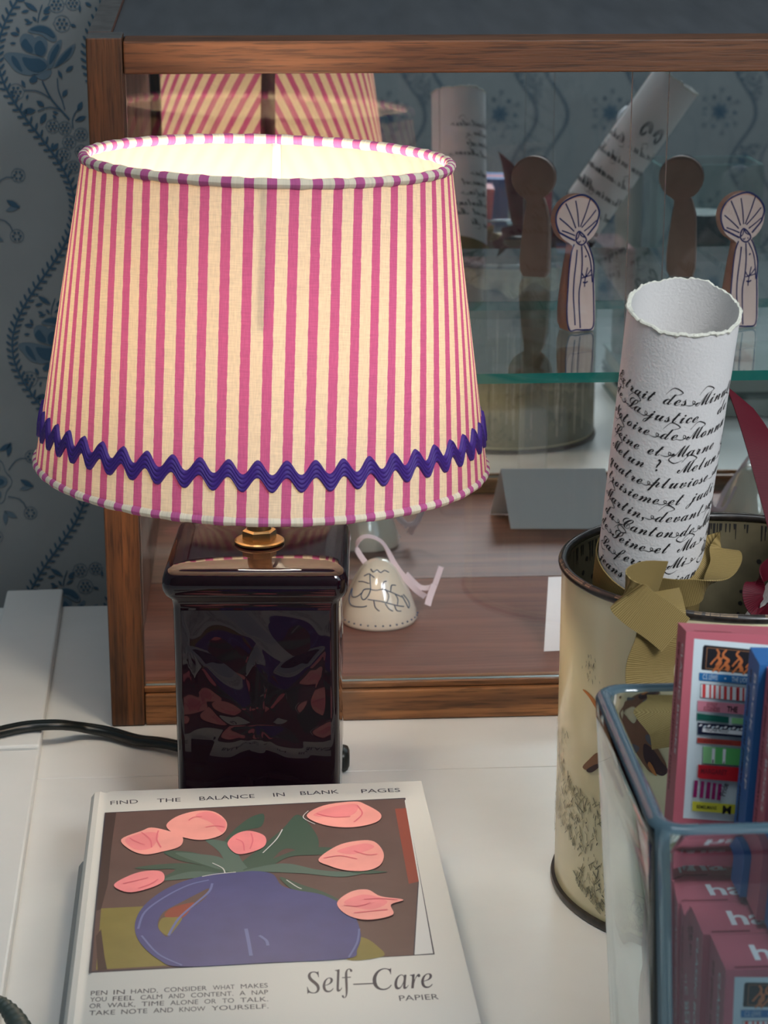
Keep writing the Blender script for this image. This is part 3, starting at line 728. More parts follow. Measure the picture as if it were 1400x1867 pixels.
_d = _nt.nodes.new('ShaderNodeBsdfDiffuse'); _d.inputs[0].default_value = (.66, .60, .51, 1); _t = _nt.nodes.new('ShaderNodeBsdfTranslucent'); _t.inputs[0].default_value = (.86, .78, .66, 1)
_m = _nt.nodes.new('ShaderNodeMixShader'); _m.inputs[0].default_value = .52; _nt.links.new(_d.outputs[0], _m.inputs[1]); _nt.links.new(_t.outputs[0], _m.inputs[2]); _nt.links.new(_m.outputs[0], _nt.nodes['Material Output'].inputs[0])
def flat(th, l):   # th measured from the front, l = distance from apex along the slant
    a = th * SN; return (l * math.sin(a), -l * math.cos(a))
def cone(th, v, off=0.0):   # v 0 top .. 1 bottom
    r = R1 + (R2 - R1) * v + off; return (r * math.sin(th), -r * math.cos(th), zt + (zb - zt) * v)
def lv(v): return LB - SL * (1 - v)
mb = MB(); mb.grid(lambda a, b: cone((a * 2 - 1) * math.pi, b), 160, 20, 0, lambda a, b: flat((a * 2 - 1) * math.pi, lv(b)))
o = mb.build('shade_fabric', M_fab, shade, angle=80); tag(o, 'pink and cream striped cotton cover')
mb = MB(); mb.grid(lambda a, b: cone((a * 2 - 1) * math.pi, b, -.0009), 160, 6, 0, flip=True)
o = mb.build('shade_lining', M_lin, shade, angle=80); tag(o, 'plain white inner lining')
for nm, v0, rr in (('top_rim', 0.0, .0023), ('bottom_rim', 1.0, .0019)):
    mb = MB()
    def fn(a, b, v0=v0, rr=rr):
        th = (a * 2 - 1) * math.pi; c = cone(th, v0, -.0006); q = b * 2 * math.pi
        wob = 1 + .07 * math.sin(th * 37) + .05 * math.sin(th * 61 + 1)
        return (c[0] + math.sin(th) * rr * wob * math.cos(q), c[1] - math.cos(th) * rr * wob * math.cos(q), c[2] + rr * wob * math.sin(q))
    mb.grid(fn, 200, 10, 0, lambda a, b, v0=v0: flat((a * 2 - 1) * math.pi, lv(v0)))
    mb.build(nm, M_fabrim, shade, angle=80)
M_seam = mat('folded_seam_cloth', S(176, 118, 108), 0.9, 0.1, noise=.15, nscale=300)
mb = MB()
for k in (0,):
    v = []; 
    for j in range(9):
        for dx in (-.0052, .0052):
            th = math.pi + dx / .09 ; c = cone(th, j / 8 * .985 + .008, .0009); v.append(c)
    mb.add(v, [(2 * j, 2 * j + 1, 2 * j + 3, 2 * j + 2) for j in range(8)])
o = mb.build('back_seam', M_seam, shade); so = o.modifiers.new('solidify', 'SOLIDIFY'); so.thickness = .0007; so.offset = 1
tag(o, 'dark folded seam strip down the back')
mb = MB(); v = []
for j in range(9):
    for dx in (-.0022, .0022):
        c = cone(math.pi + dx / .088, j / 8 * .98 + .01, -.0014); v.append(c)
mb.add(v, [(2 * j, 2 * j + 1, 2 * j + 3, 2 * j + 2) for j in range(8)])
o = mb.build('lining_seam', M_sock, shade); so = o.modifiers.new('solidify', 'SOLIDIFY'); so.thickness = .0005; so.offset = 1
mb = MB(); v = []   # strut added inside the front lining to cast a streak of shade
for j in range(6):
    for dx in (-.0013, .0013):
        v.append(cone(.03 + dx / .08, j / 5 * .42 + .01, -.0022))
mb.add(v, [(2 * j, 2 * j + 1, 2 * j + 3, 2 * j + 2) for j in range(5)])
o = mb.build('shading_strut', M_lin, shade); so = o.modifiers.new('solidify', 'SOLIDIFY'); so.thickness = .0003
# metal carrier: ring on the socket and three spokes to the lower wire
M_wire = mat('white_wire', S(220, 218, 210), 0.4)
mb = MB()
zr = .2000 - (Z1 + Z2) / 2
mb.tube([(math.cos(R(a)) * .0140 - SLX, math.sin(R(a)) * .0140, zr) for a in range(0, 361, 15)], .0012, 8, cap=False)
for a in (90, 210, 330):
    ca, sa = math.cos(R(a)), math.sin(R(a)); mb.tube([(ca * .0140 - SLX, sa * .0140, zr), (ca * .05, sa * .05, zr - .004), (ca * .0988, sa * .0988, zb + .006)], .0011, 8)
mb.build('shade_carrier', M_wire, shade)
# rickrack braid
M_rick = mat('purple_rickrack', S(74, 44, 132), 0.55, 0.35, noise=.1, nscale=400)
mb = MB(); NW = 52; NS = NW * 14; CS = 16
v = []
for i in range(NS):
    th = 2 * math.pi * i / NS - math.pi; ph = th * NW; cz = .0188 + .0030 * math.sin(ph)
    for j in range(CS + 1):
        q = j / CS; hh = cz + (q - .5) * .0074
        edge = math.sin(math.pi * q) ** .5
        off = .0007 + edge * .0006 + .00045 * abs(math.sin(q * math.pi * 4)) - (.0006 if j in (0, CS) else 0)
        vv = 1 - hh / SL; v.append(cone(th, vv, off))
f = []
for i in range(NS):
    for j in range(CS): a = i * (CS + 1) + j; b = ((i + 1) % NS) * (CS + 1) + j; f.append((a, b, b + 1, a + 1))
mb.add(v, f); o = mb.build('rickrack_trim', M_rick, shade, angle=60); tag(o, 'purple zigzag rickrack braid')

# the cord of the lamp
def twin(mb, pts, r):
    P = catmull(pts, 8)
    for sd in (-1, 1):
        Q = []
        for i, p in enumerate(P):
            t = (P[min(i + 1, len(P) - 1)] - P[max(0, i - 1)]).normalized(); side = t.cross(Vector((0, 0, 1))).normalized(); Q.append(p + side * r * .62 * sd)
        mb.tube(Q, r, 10)
mb = MB()
L0 = Vector((LX, LY, 0))
cp = [onz(305, 1357, .004), onz(250, 1350, .0035), onz(200, 1336, .0038), onz(155, 1328, .0058), onz(122, 1323.5, .0094), onz(95, 1322.5, .0108), onz(50, 1325, .0108), onz(0, 1335, .0108), onz(-60, 1352, .0108), onz(-130, 1376, .009), onz(-200, 1398, .0035)]
cp = [Vector((LX + .012, LY + .0425, .006)), Vector((LX - .020, LY + .0480, .0052))] + cp
twin(mb, [p - L0 for p in cp], .0023)
tag(mb.build('power_cord', M_cord, lamp, angle=60), 'black twin cord')
mb = MB(); mb.box((.0180, .0380, .0005), (.0400, .0520, .0115)); mb.build('cord_switch', M_cord, lamp, bevel=.003)

# ------------------------------------------------------------------ second cable end at the lower left
M_rib = mat('grey_green_rubber', S(62, 72, 68), 0.5, 0.4)
mb = MB()
P = catmull([onz(-60, 1815, .022), onz(-10, 1822, .0165), onz(12, 1838, .0140), onz(30, 1862, .0115), onz(44, 1895, .0085), onz(56, 1940, .0055)], 10)
mb.tube(P, [.0020 + .0026 * min(1, max(0, (i / len(P) - .2)) * 1.8) + (.00035 if (i // 2) % 2 and i > 14 else 0) for i in range(len(P))], 14)
tag(mb.build('ribbed_cable', M_rib, angle=60), 'ribbed grey-green cable end lying in the near left corner of the table', 'cable')

# ------------------------------------------------------------------ notebooks
M_cover = mat('matt_off_white_cover', S(206, 205, 198), 0.5, 0.35, bump=.05, bscale=1200)
M_pages = mat('cream_page_block', S(214, 206, 188), 0.8, 0.1, noise=.12, nscale=6, stretch=(1, 1, 900))
M_cov2 = mat('grey_cover', S(150, 152, 150), 0.6, 0.3)
YB = R(4.7)
def notebook(name, label, corner, w, h, z0, t, mats, printfn=None):
    root = thing(name, label, 'notebook', (corner[0], corner[1], z0), (0, 0, YB), 'notebooks in front of the lamp')
    mb = MB(); r = .003
    # case-bound cover: front board, spine, back board in one wrapped mesh (profile across the width)
    ct = .0028
    prof = [(w, t), (.0094, t), (.0082, t - .0006), (.0064, t - .0006), (.0046, t + .0001), (.0024, t - .0003), (.0008, t - .0025), (0, t * .5), (.0008, .0025), (.0030, .0003), (.0068, 0), (w, 0)]
    inn = [(w, ct), (.0068, ct), (.0035, ct + .001), (.0030, t * .5), (.0035, t - ct - .001), (.0092, t - ct), (w, t - ct)]
    ring = prof + inn; n = len(ring)
    v = [(x, 0, z) for x, z in ring] + [(x, -h, z) for x, z in ring]
    f = [(i, (i + 1) % n, n + (i + 1) % n, n + i) for i in range(n)]
    mb.add(v, f, 0)
    from mathutils.geometry import tessellate_polygon
    tr = tessellate_polygon([[Vector((x, z, 0)) for x, z in ring]])
    for off, s_ in ((0, 1), (n, -1)):
        for a, b, c in tr:
            nn = (Vector(v[off + b]) - Vector(v[off + a])).cross(Vector(v[off + c]) - Vector(v[off + a])); tri = (off + a, off + b, off + c)
            mb.f.append(tri if nn.y * s_ > 0 else tri[::-1]); mb.m.append(0)
    if printfn: printfn(mb, t)
    mb.build('cover', mats, root, angle=30)
    mb = MB(); mb.box((.0045, -h + .003, ct + .0002), (w - .003, -.003, t - ct - .0002)); mb.build('page_block', M_pages, root, smooth=False)
    return root
BT = 0.0350
bc = onz(163, 1444, BT)
def bk(px, py):     # view point on the cover -> local cover coordinates
    p = onz(px, py, BT) - Vector((bc.x, bc.y, BT)); return (p.x * math.cos(YB) + p.y * math.sin(YB), -p.x * math.sin(YB) + p.y * math.cos(YB))
def Z8(x, y): return bk(x * .6143, 1400 + y * .6143)
PRC = {'brown': S(96, 74, 70), 'olive': S(128, 116, 60), 'blue': S(72, 74, 124), 'pink': S(236, 138, 140), 'pink2': S(240, 160, 150), 'pink3': S(222, 112, 124), 'green': S(62, 84, 72), 'green2': S(84, 104, 94), 'ink': S(58, 56, 66), 'white': S(206, 206, 202), 'rust': S(140, 66, 52), 'lblue': S(104, 112, 160), 'dark': S(66, 50, 48)}
M_pr = {k: mat('print_' + k, c, .5, .35, noise=(.10 if k in ('brown', 'olive', 'blue', 'pink', 'pink2') else 0), nscale=60) for k, c in PRC.items()}
PK = list(PRC); PI = {k: i + 1 for i, k in enumerate(PK)}
def cover_art(mb, t):
    lay = [0]
    def fn(x, y): return (x, y, t + .00004 + lay[0] * .000012)
    def F(k, pts, smooth=False, n=5):
        lay[0] += 1
        P = [Z8(*p) for p in pts]
        if smooth: blob(mb, P, fn, PI[k], n)
        else: fill(mb, P, fn, PI[k])
    def Sx(k, pts, w): lay[0] += 1; stroke(mb, [(p.x, p.y) for p in catmull([(*Z8(*q), 0) for q in pts], 6)], w, fn, PI[k])
    F('ink', [(311, 133), (1203, 89), (1290, 554), (263, 609)])
    F('white', [(1205, 93), (1285, 551), (1230, 555), (1243, 340), (1180, 120)])
    F('brown', [(325, 134), (1200, 92), (1240, 340), (1226, 556), (272, 604), (285, 430)])
    F('dark', [(314, 134), (345, 133), (330, 240), (320, 345), (300, 420), (286, 425)])
    F('rust', [(1172, 122), (1205, 120), (1243, 338), (1213, 345)])
    F('olive', [(300, 418), (620, 402), (620, 580), (285, 600), (292, 520)])
    F('dark', [(285, 500), (300, 480), (310, 560), (318, 600), (290, 603)])
    F('rust', [(500, 410), (570, 402), (590, 440), (510, 450)])
    F('olive', [(1040, 510), (1080, 505), (1120, 530), (1137, 560), (1030, 570)], True)
    # leaves
    F('green', [(700, 300), (770, 240), (840, 180), (880, 140), (915, 165), (945, 215), (930, 260), (850, 240), (800, 280), (760, 310)], True)
    F('green', [(660, 235), (690, 190), (740, 150), (782, 138), (775, 175), (720, 195), (690, 290)], True)
    F('green2', [(610, 215), (680, 225), (720, 280), (740, 310), (690, 310), (650, 250)], True)
    F('green', [(485, 250), (560, 250), (650, 275), (690, 312), (600, 290), (530, 275)], True)
    F('green2', [(520, 255), (600, 258), (660, 270), (690, 310), (640, 300)], True)
    F('green', [(400, 298), (470, 288), (560, 285), (640, 300), (690, 315), (560, 320), (480, 330), (520, 303), (440, 303)], True)
    F('green2', [(480, 335), (560, 310), (640, 312), (660, 318), (560, 330)], True)
    F('green', [(720, 305), (800, 275), (900, 240), (1000, 240), (960, 258), (860, 265), (790, 300)], True)
    F('green2', [(720, 308), (840, 285), (950, 305), (1050, 310), (1110, 305), (1020, 325), (900, 315), (780, 310)], True)
    F('green', [(1040, 312), (1090, 306), (1150, 310), (1090, 316)], True)
    F('green', [(830, 325), (900, 350), (960, 370), (1005, 395), (940, 392), (870, 365)], True)
    # jug
    F('blue', [(640, 315), (700, 312), (760, 308), (810, 318), (835, 350), (880, 365), (960, 380), (1040, 425), (1070, 490), (1060, 540), (1030, 568), (800, 580), (540, 592), (470, 570), (415, 520), (400, 470), (420, 420), (470, 375), (540, 340)], True)
    F('brown', [(500, 502), (478, 490), (468, 470), (474, 446), (492, 425), (535, 402), (585, 376), (620, 360), (612, 385), (588, 405), (562, 425), (534, 458)], True)
    F('rust', [(488, 440), (505, 420), (540, 408), (578, 402), (565, 422), (545, 445), (510, 452)], True)
    F('olive', [(500, 500), (478, 488), (470, 470), (482, 448), (510, 446), (540, 448), (520, 480)], True)
    Sx('lblue', [(500, 500), (530, 450), (580, 405), (620, 370), (630, 345)], .0010); Sx('lblue', [(410, 480), (430, 430), (490, 385), (560, 350), (620, 335)], .0009)
    Sx('lblue', [(420, 500), (470, 555), (540, 588)], .0008); Sx('lblue', [(1035, 565), (1060, 520), (1066, 480)], .0008); Sx('lblue', [(730, 480), (738, 520), (745, 560)], .0014); Sx('lblue', [(770, 500), (790, 515), (795, 530)], .0012)
    Sx('white', [(600, 325), (640, 318), (700, 312)], .0005); Sx('white', [(780, 255), (820, 215), (838, 185)], .0005); Sx('white', [(850, 335), (880, 355), (895, 362)], .0005); Sx('white', [(630, 285), (660, 300), (668, 315)], .0005); Sx('white', [(935, 170), (900, 150), (915, 130)], .0004)
    # tulips
    F('pink2', [(360, 215), (420, 190), (450, 180), (500, 190), (540, 205), (535, 235), (480, 252), (430, 260), (385, 245)], True); F('pink', [(372, 215), (430, 195), (470, 200), (450, 240), (400, 245)], True)
    F('pink2', [(495, 170), (530, 145), (590, 130), (640, 135), (673, 165), (660, 200), (600, 217), (540, 208), (505, 190)], True); F('pink', [(580, 145), (620, 133), (668, 160), (660, 195), (625, 165)], True)
    F('pink', [(675, 228), (700, 200), (740, 190), (785, 205), (785, 235), (740, 255), (700, 257)], True)
    F('pink2', [(910, 145), (960, 115), (1050, 103), (1085, 112), (1130, 140), (1115, 165), (1040, 180), (960, 172)], True); F('pink', [(930, 145), (990, 118), (1060, 112), (1040, 145)], True)
    F('pink2', [(945, 275), (1000, 235), (1060, 220), (1110, 222), (1138, 255), (1130, 290), (1090, 308), (1030, 308), (980, 295)], True); F('pink', [(1000, 250), (1080, 228), (1110, 240), (1050, 260)], True)
    F('pink', [(338, 352), (380, 325), (430, 310), (480, 312), (485, 340), (440, 362), (380, 373)], True)
    F('pink2', [(1000, 405), (1040, 372), (1090, 365), (1130, 385), (1197, 395), (1160, 410), (1165, 440), (1090, 455), (1030, 440)], True); F('pink', [(1020, 405), (1080, 380), (1150, 400), (1100, 425)], True)
    for pts in ([(385, 212), (410, 225), (430, 232)], [(420, 195), (445, 215), (450, 240)], [(470, 190), (465, 215), (478, 240)], [(560, 160), (575, 150), (600, 148)], [(610, 180), (640, 175), (665, 180)],
                [(700, 215), (720, 225), (725, 250)], [(745, 198), (750, 220), (742, 245)], [(940, 140), (990, 150), (1040, 148)], [(1060, 115), (1075, 140), (1050, 165)], [(960, 272), (1010, 265), (1060, 275)], [(1050, 250), (1090, 262), (1120, 260)],
                [(365, 348), (400, 340), (440, 330)], [(410, 362), (445, 350), (470, 335)], [(1020, 412), (1060, 415), (1100, 405)], [(1080, 395), (1120, 392), (1180, 396)], [(1050, 435), (1100, 430), (1150, 425)]): Sx('pink3', pts, .0006)
    # lettering
    lay[0] = 1
    def T(s_, p0, p1, size, italic=False, bold=0.0):
        a, b = Vector(Z8(*p0)), Vector(Z8(*p1)); d = b - a
        put_text(mb, itali(s_) if italic else s_, fn, PI['ink'], a.x, a.y, size, d.length, bold, 0, 1, math.atan2(d.y, d.x))
    for w_, x0, x1, y0, y1 in (('FIND', 328, 410, 110, 105), ('THE', 466, 536, 103, 100), ('BALANCE', 592, 756, 97, 89), ('IN', 812, 846, 86, 84), ('BLANK', 892, 1006, 81, 76), ('PAGES', 1073, 1188, 75, 71)):
        T(w_, (x0, y0), (x1, y1), .0058)
    def line(words, x0, x1, y0, y1, sz=.0047):
        tot = sum(len(w_) for w_ in words); gap = (x1 - x0) * .035; ws = [.92 * len(w_) + .15 for w_ in words]
        sc = ((x1 - x0) - gap * (len(words) - 1)) / sum(ws); x = x0
        for w_, k in zip(words, ws):
            L_ = k * sc; ya = y0 + (y1 - y0) * (x - x0) / (x1 - x0); yb = y0 + (y1 - y0) * (x + L_ - x0) / (x1 - x0)
            T(w_, (x, ya), (x + L_, yb), sz); x += L_ + gap
    line(['PEN', 'IN', 'HAND,', 'CONSIDER', 'WHAT', 'MAKES'], 269, 795, 676, 652)
    line(['YOU', 'FEEL', 'CALM', 'AND', 'CONTENT.', 'A', 'NAP'], 267, 796, 695, 672)
    line(['OR', 'WALK,', 'TIME', 'ALONE', 'OR', 'TO', 'TALK.'], 265, 796, 714, 693)
    line(['TAKE', 'NOTE', 'AND', 'KNOW', 'YOURSELF.'], 264, 797, 735, 714)
    T('Self', (912, 670), (1060, 660), .0225, True); T('Care', (1110, 660), (1290, 652), .0225, True)
    Sx('ink', [(1048, 643), (1110, 640)], .0008); lay[0] = 1
    T('PAPIER', (1186, 692), (1303, 687), .0056)
notebook('notebook', 'white cover notebook with a picture of pink tulips in a blue jug, topmost', (bc.x, bc.y), .1475, .2130, .0178, BT - .0178, [M_cover] + [M_pr[k] for k in PK], cover_art)
lc = onz(140, 1570, .0176)
notebook('notebook', 'plain grey notebook lying under the tulip notebook', (lc.x, lc.y), .1475, .2130, .0001, .0175, [M_cov2])

# ------------------------------------------------------------------ tin
M_tin = mat('cream_enamel', S(230, 222, 182), 0.25, 0.5, noise=.05, nscale=12, coat=.3)
M_rim = mat('worn_black_rim', S(40, 34, 30), 0.3, 0.6, noise=.8, nscale=260)
M_rimw = mat('worn_bare_metal', S(150, 128, 104), 0.35, 0.5, .6, noise=.4, nscale=300)
M_tin_in = mat('tarnished_inside', S(96, 88, 66), 0.5, 0.4, noise=.45, nscale=40)
M_black = mat('black_speck', S(20, 18, 16), 0.6)
M_hatch = mat('grey_green_hatching', S(146, 140, 110), 0.5); M_hatch2 = mat('dark_hatching', S(92, 90, 74), 0.5)
M_dk1 = mat('duck_brown', S(122, 88, 62), .35); M_dk2 = mat('duck_dark_head', S(46, 32, 38), .35); M_dk3 = mat('duck_grey_bar', S(88, 96, 104), .35); M_dk4 = mat('duck_orange', S(190, 120, 62), .35); M_wash = mat('olive_print_and_shade', S(150, 146, 118), .3, noise=.2, nscale=50); M_wash2 = mat('dark_olive_print_and_shade', S(112, 112, 92), .3, noise=.25, nscale=60); M_pale = mat('pale_wing_cream', S(222, 212, 178), .3); M_pale2 = mat('grey_cream', S(186, 178, 156), .3)
TX, TY, TR, TH = 0.1465, 0.8480, 0.0715, 0.1460
tin = thing('enamel_tin', 'round cream tin printed with a duck, black worn rim, holding paper scrolls', 'tin', (TX, TY, 0))
mb = MB()
mb.lathe([(.0001, .0015), (TR - .001, .0015), (TR, .004), (TR, TH - .004), (TR + .0004, TH - .0015)], 96, 0)
def tn(px, py, off=.00015):    # view point -> point on the outside of the tin (local), by ray / cylinder intersection
    r = ray(px, py); ox, oy = -TX, -TY; a = r.x ** 2 + r.y ** 2; b = 2 * (ox * r.x + oy * r.y); c = ox * ox + oy * oy - (TR + off) ** 2
    dsc = b * b - 4 * a * c
    t = (-b - math.sqrt(max(dsc, 0))) / (2 * a); h = CAMP + r * t; return Vector((h.x - TX, h.y - TY, h.z))
def cyl(ang, z, off=.00015):   # angle 0 faces the camera side (-y)
    return Vector((math.sin(ang) * (TR + off), -math.cos(ang) * (TR + off), z))
def un(p): return (math.atan2(p.x, -p.y), p.z)
layer = [0.00012]
def Fp(pts, mi, sm=True):
    layer[0] += .00005; P = [un(tn(*p)) for p in pts]
    if sm: P = [(q.x, q.y) for q in catmull([(a, z, 0) for a, z in P], 5, True)]
    # subdivide long polygons into vertical strips so they follow the curve
    from mathutils.geometry import tessellate_polygon
    bm = bmesh.new(); vs = [bm.verts.new((a * TR, z, 0)) for a, z in P]
    for t in tessellate_polygon([[Vector((a * TR, z, 0)) for a, z in P]]):
        try: bm.faces.new([vs[i] for i in t])
        except ValueError: pass
    for it in range(3):
        le = [e for e in bm.edges if e.calc_length() > .006]
        if le: bmesh.ops.subdivide_edges(bm, edges=le, cuts=1); bmesh.ops.triangulate(bm, faces=[f for f in bm.faces if len(f.verts) > 3])
    bm.normal_update(); bm.verts.index_update()
    mb.add([cyl(v.co.x / TR, v.co.y, layer[0]) for v in bm.verts], [tuple(v.index for v in (f.verts if f.normal.z > 0 else reversed(f.verts))) for f in bm.faces], mi)
    bm.free()
# duck wing tip / bill peeping out beside the tank, duck beneath
Fp([(1062, 1257), (1072, 1262), (1085, 1278), (1092, 1300), (1074, 1272)], 7)
Fp([(1118, 1255), (1135, 1320), (1150, 1350), (1178, 1400), (1198, 1408), (1214, 1395), (1195, 1350), (1180, 1300), (1168, 1262), (1160, 1275), (1150, 1300)], 4)
Fp([(1172, 1345), (1190, 1360), (1205, 1385), (1216, 1402), (1205, 1412), (1185, 1400), (1172, 1375)], 5)
Fp([(1148, 1345), (1163, 1352), (1160, 1362), (1152, 1368)], 6); Fp([(1175, 1325), (1192, 1330), (1186, 1348), (1176, 1338)], 6)
Fp([(1063, 1398), (1074, 1385), (1090, 1372), (1100, 1385), (1085, 1396), (1072, 1404)], 4); Fp([(1070, 1404), (1085, 1394), (1100, 1392), (1080, 1408)], 5, True)
Fp([(1180, 1392), (1190, 1408), (1196, 1410), (1184, 1385)], 7)
# wooded landscape print on the far side, its poor light darkened into the olive
for k_, (a0, a1, z0, z1, mi) in enumerate(((1.75, 4.5, .005, .118, 10), (2.3, 4.1, .062, .128, 11), (2.0, 3.1, .005, .05, 11))):
    layer[0] = .00014 + k_ * .00005
    v = []; N_ = 40
    for i in range(N_ + 1):
        a = a0 + (a1 - a0) * i / N_; w = .004 * math.sin(a * 9) + .003 * math.sin(a * 17)
        v += [cyl(a, z0, layer[0]), cyl(a, z1 + w, layer[0])]
    mb.add(v, [(2 * i, 2 * i + 2, 2 * i + 3, 2 * i + 1) for i in range(N_)], mi)
for i in range(34):     # pale trunks
    a = rnd.uniform(1.9, 4.3); z0 = rnd.uniform(.01, .04); P = []
    for q in range(7): P += [cyl(a + rnd.uniform(-.006, .006), z0 + q * .012, .00032), cyl(a + .012 + rnd.uniform(-.006, .006), z0 + q * .012, .00032)]
    mb.add(P, [(2 * q, 2 * q + 1, 2 * q + 3, 2 * q + 2) for q in range(6)], 9 if i % 3 else 3)
# hatched grass: many short strokes
def hatch(ang, z, l, tilt, w, mi):
    pts = [(ang + math.sin(tilt) * l * t / TR, z + math.cos(tilt) * l * t) for t in (0, .5, 1)]
    P = [cyl(a, q, .00035) for a, q in pts]; sd = [cyl(a + math.cos(tilt) * w / TR, q - math.sin(tilt) * w, .00035) for a, q in pts]
    mb.add(P + sd, [(0, 1, 4, 3), (1, 2, 5, 4)], mi)
for i in range(9000):
    ang = rnd.uniform(-3.14, 3.14)
    u_ = rnd.random(); z = .010 + (.058 if abs(ang) < 1.7 else .12) * u_ ** 1.5 + .010 * math.sin(ang * 3.1)
    dens = .35 + .65 * (1 if ang > -.55 else .55)
    clump = math.sin(ang * 7 + z * 90) + math.sin(ang * 3.3 - z * 160)
    if rnd.random() > dens or clump < -.25: continue
    hatch(ang, max(.006, z), rnd.uniform(.0012, .0042), rnd.uniform(-1.3, .9), rnd.uniform(.00025, .00055), 2 if rnd.random() < .6 else 3)
for i in range(30):
    hatch(-1.05 + rnd.gauss(0, .03) + i * .001, .117 - rnd.random() * .012, rnd.uniform(.001, .002), rnd.uniform(-.5, .5), .0002, 3)
mb.build('tin_body', [M_tin, M_black, M_hatch, M_hatch2, M_dk1, M_dk2, M_dk3, M_dk4, M_pale, M_pale2, M_wash, M_wash2], tin, angle=50)
mb = MB(); mb.lathe([(.0001, .0022), (TR - .0022, .0022), (TR - .0012, .005), (TR - .0012, TH - .002)], 96)
# runs and specks of black on the inside of the back wall
for i in range(90):
    a = rnd.uniform(1.6, 4.7); w = rnd.uniform(.0004, .0013); l = rnd.uniform(.001, .009); P = []
    for sx_, sz_ in ((-1, 0), (1, 0), (.5, -l), (-.5, -l)):
        an = a + sx_ * w / 2 / TR; P.append((math.sin(an) * (TR - .00145), -math.cos(an) * (TR - .00145), TH - .003 + sz_))
    mb.poly(P, 1)
for i in range(60):
    a = rnd.uniform(1.9, 4.4); z = TH - rnd.uniform(.008, .050) ; r_ = rnd.uniform(.0003, .0013)
    mb.poly([(math.sin(a + math.cos(t) * r_ / TR) * (TR - .00145), -math.cos(a + math.cos(t) * r_ / TR) * (TR - .00145), z + math.sin(t) * r_) for t in (0, .9, 1.8, 2.7, 3.6, 4.5, 5.4)], 1)
mb.f = [tuple(reversed(f)) for f in mb.f]
tag(mb.build('tin_inside', [M_tin_in, M_black], tin, angle=50), 'stained inner wall')
mb = MB(); mb.lathe([(TR - .0004 + .0019 * math.cos(R(a)), TH + .0019 * math.sin(R(a))) for a in range(0, 360, 30)], 128, 0, closed=True)
for i in range(130):
    a = rnd.uniform(0, 6.28); l = rnd.uniform(.01, .06)
    P = []
    for q in (35, 75):
        for s_ in (0, .5, 1): P.append((math.sin(a + l * s_) * (TR - .0004 + .00196 * math.cos(R(q))), -math.cos(a + l * s_) * (TR - .0004 + .00196 * math.cos(R(q))), TH + .00196 * math.sin(R(q))))
    mb.add(P, [(0, 1, 4, 3), (1, 2, 5, 4)], 1)
tag(mb.build('tin_rim', [M_rim, M_rimw], tin, angle=60), 'black rolled rim with paint worn to metal')
mb = MB(); mb.lathe([(TR - .001, .0004), (TR + .0014, .0004), (TR + .0018, .0016), (TR + .0014, .0032), (TR - .0005, .0036)], 96); mb.build('base_rim', M_rim, tin, angle=60)

# ------------------------------------------------------------------ paper scrolls
M_scroll = mat('handmade_paper', S(224, 221, 218), 0.8, 0.15, noise=.04, nscale=40, bump=.25, bscale=900)
M_inkpen = mat('black_pen_ink', S(24, 20, 22), 0.7)
M_deckle = mat('torn_deckle_edge', S(206, 204, 190), 0.9, 0.1, bump=.6, bscale=900)
M_gold = fabric_ribbon('olive_gold_ribbon', S(112, 94, 54), S(158, 136, 88), 1500)
M_red = fabric_ribbon('wine_red_ribbon', S(62, 8, 20), S(84, 14, 28), 1500)
LINES1 = ['Extrait des Minutes', 'de La justice', 'Notoire de Monna', 'Seine et Marne', 'Melun ?', 'quatre pluviose an', 'troisieme et judi', 'Martin, devant nous', 'du Canton de Mai', 'de Seine et Ma', 'La ferme Mi', 'jeans au']
LINES2 = ['Ordre du vigneron', 'de Lageon mise', 'en mois de mai', 'Chemin de la Reine', 'suivant le titre', 'par le notaire', 'du Canton royal']
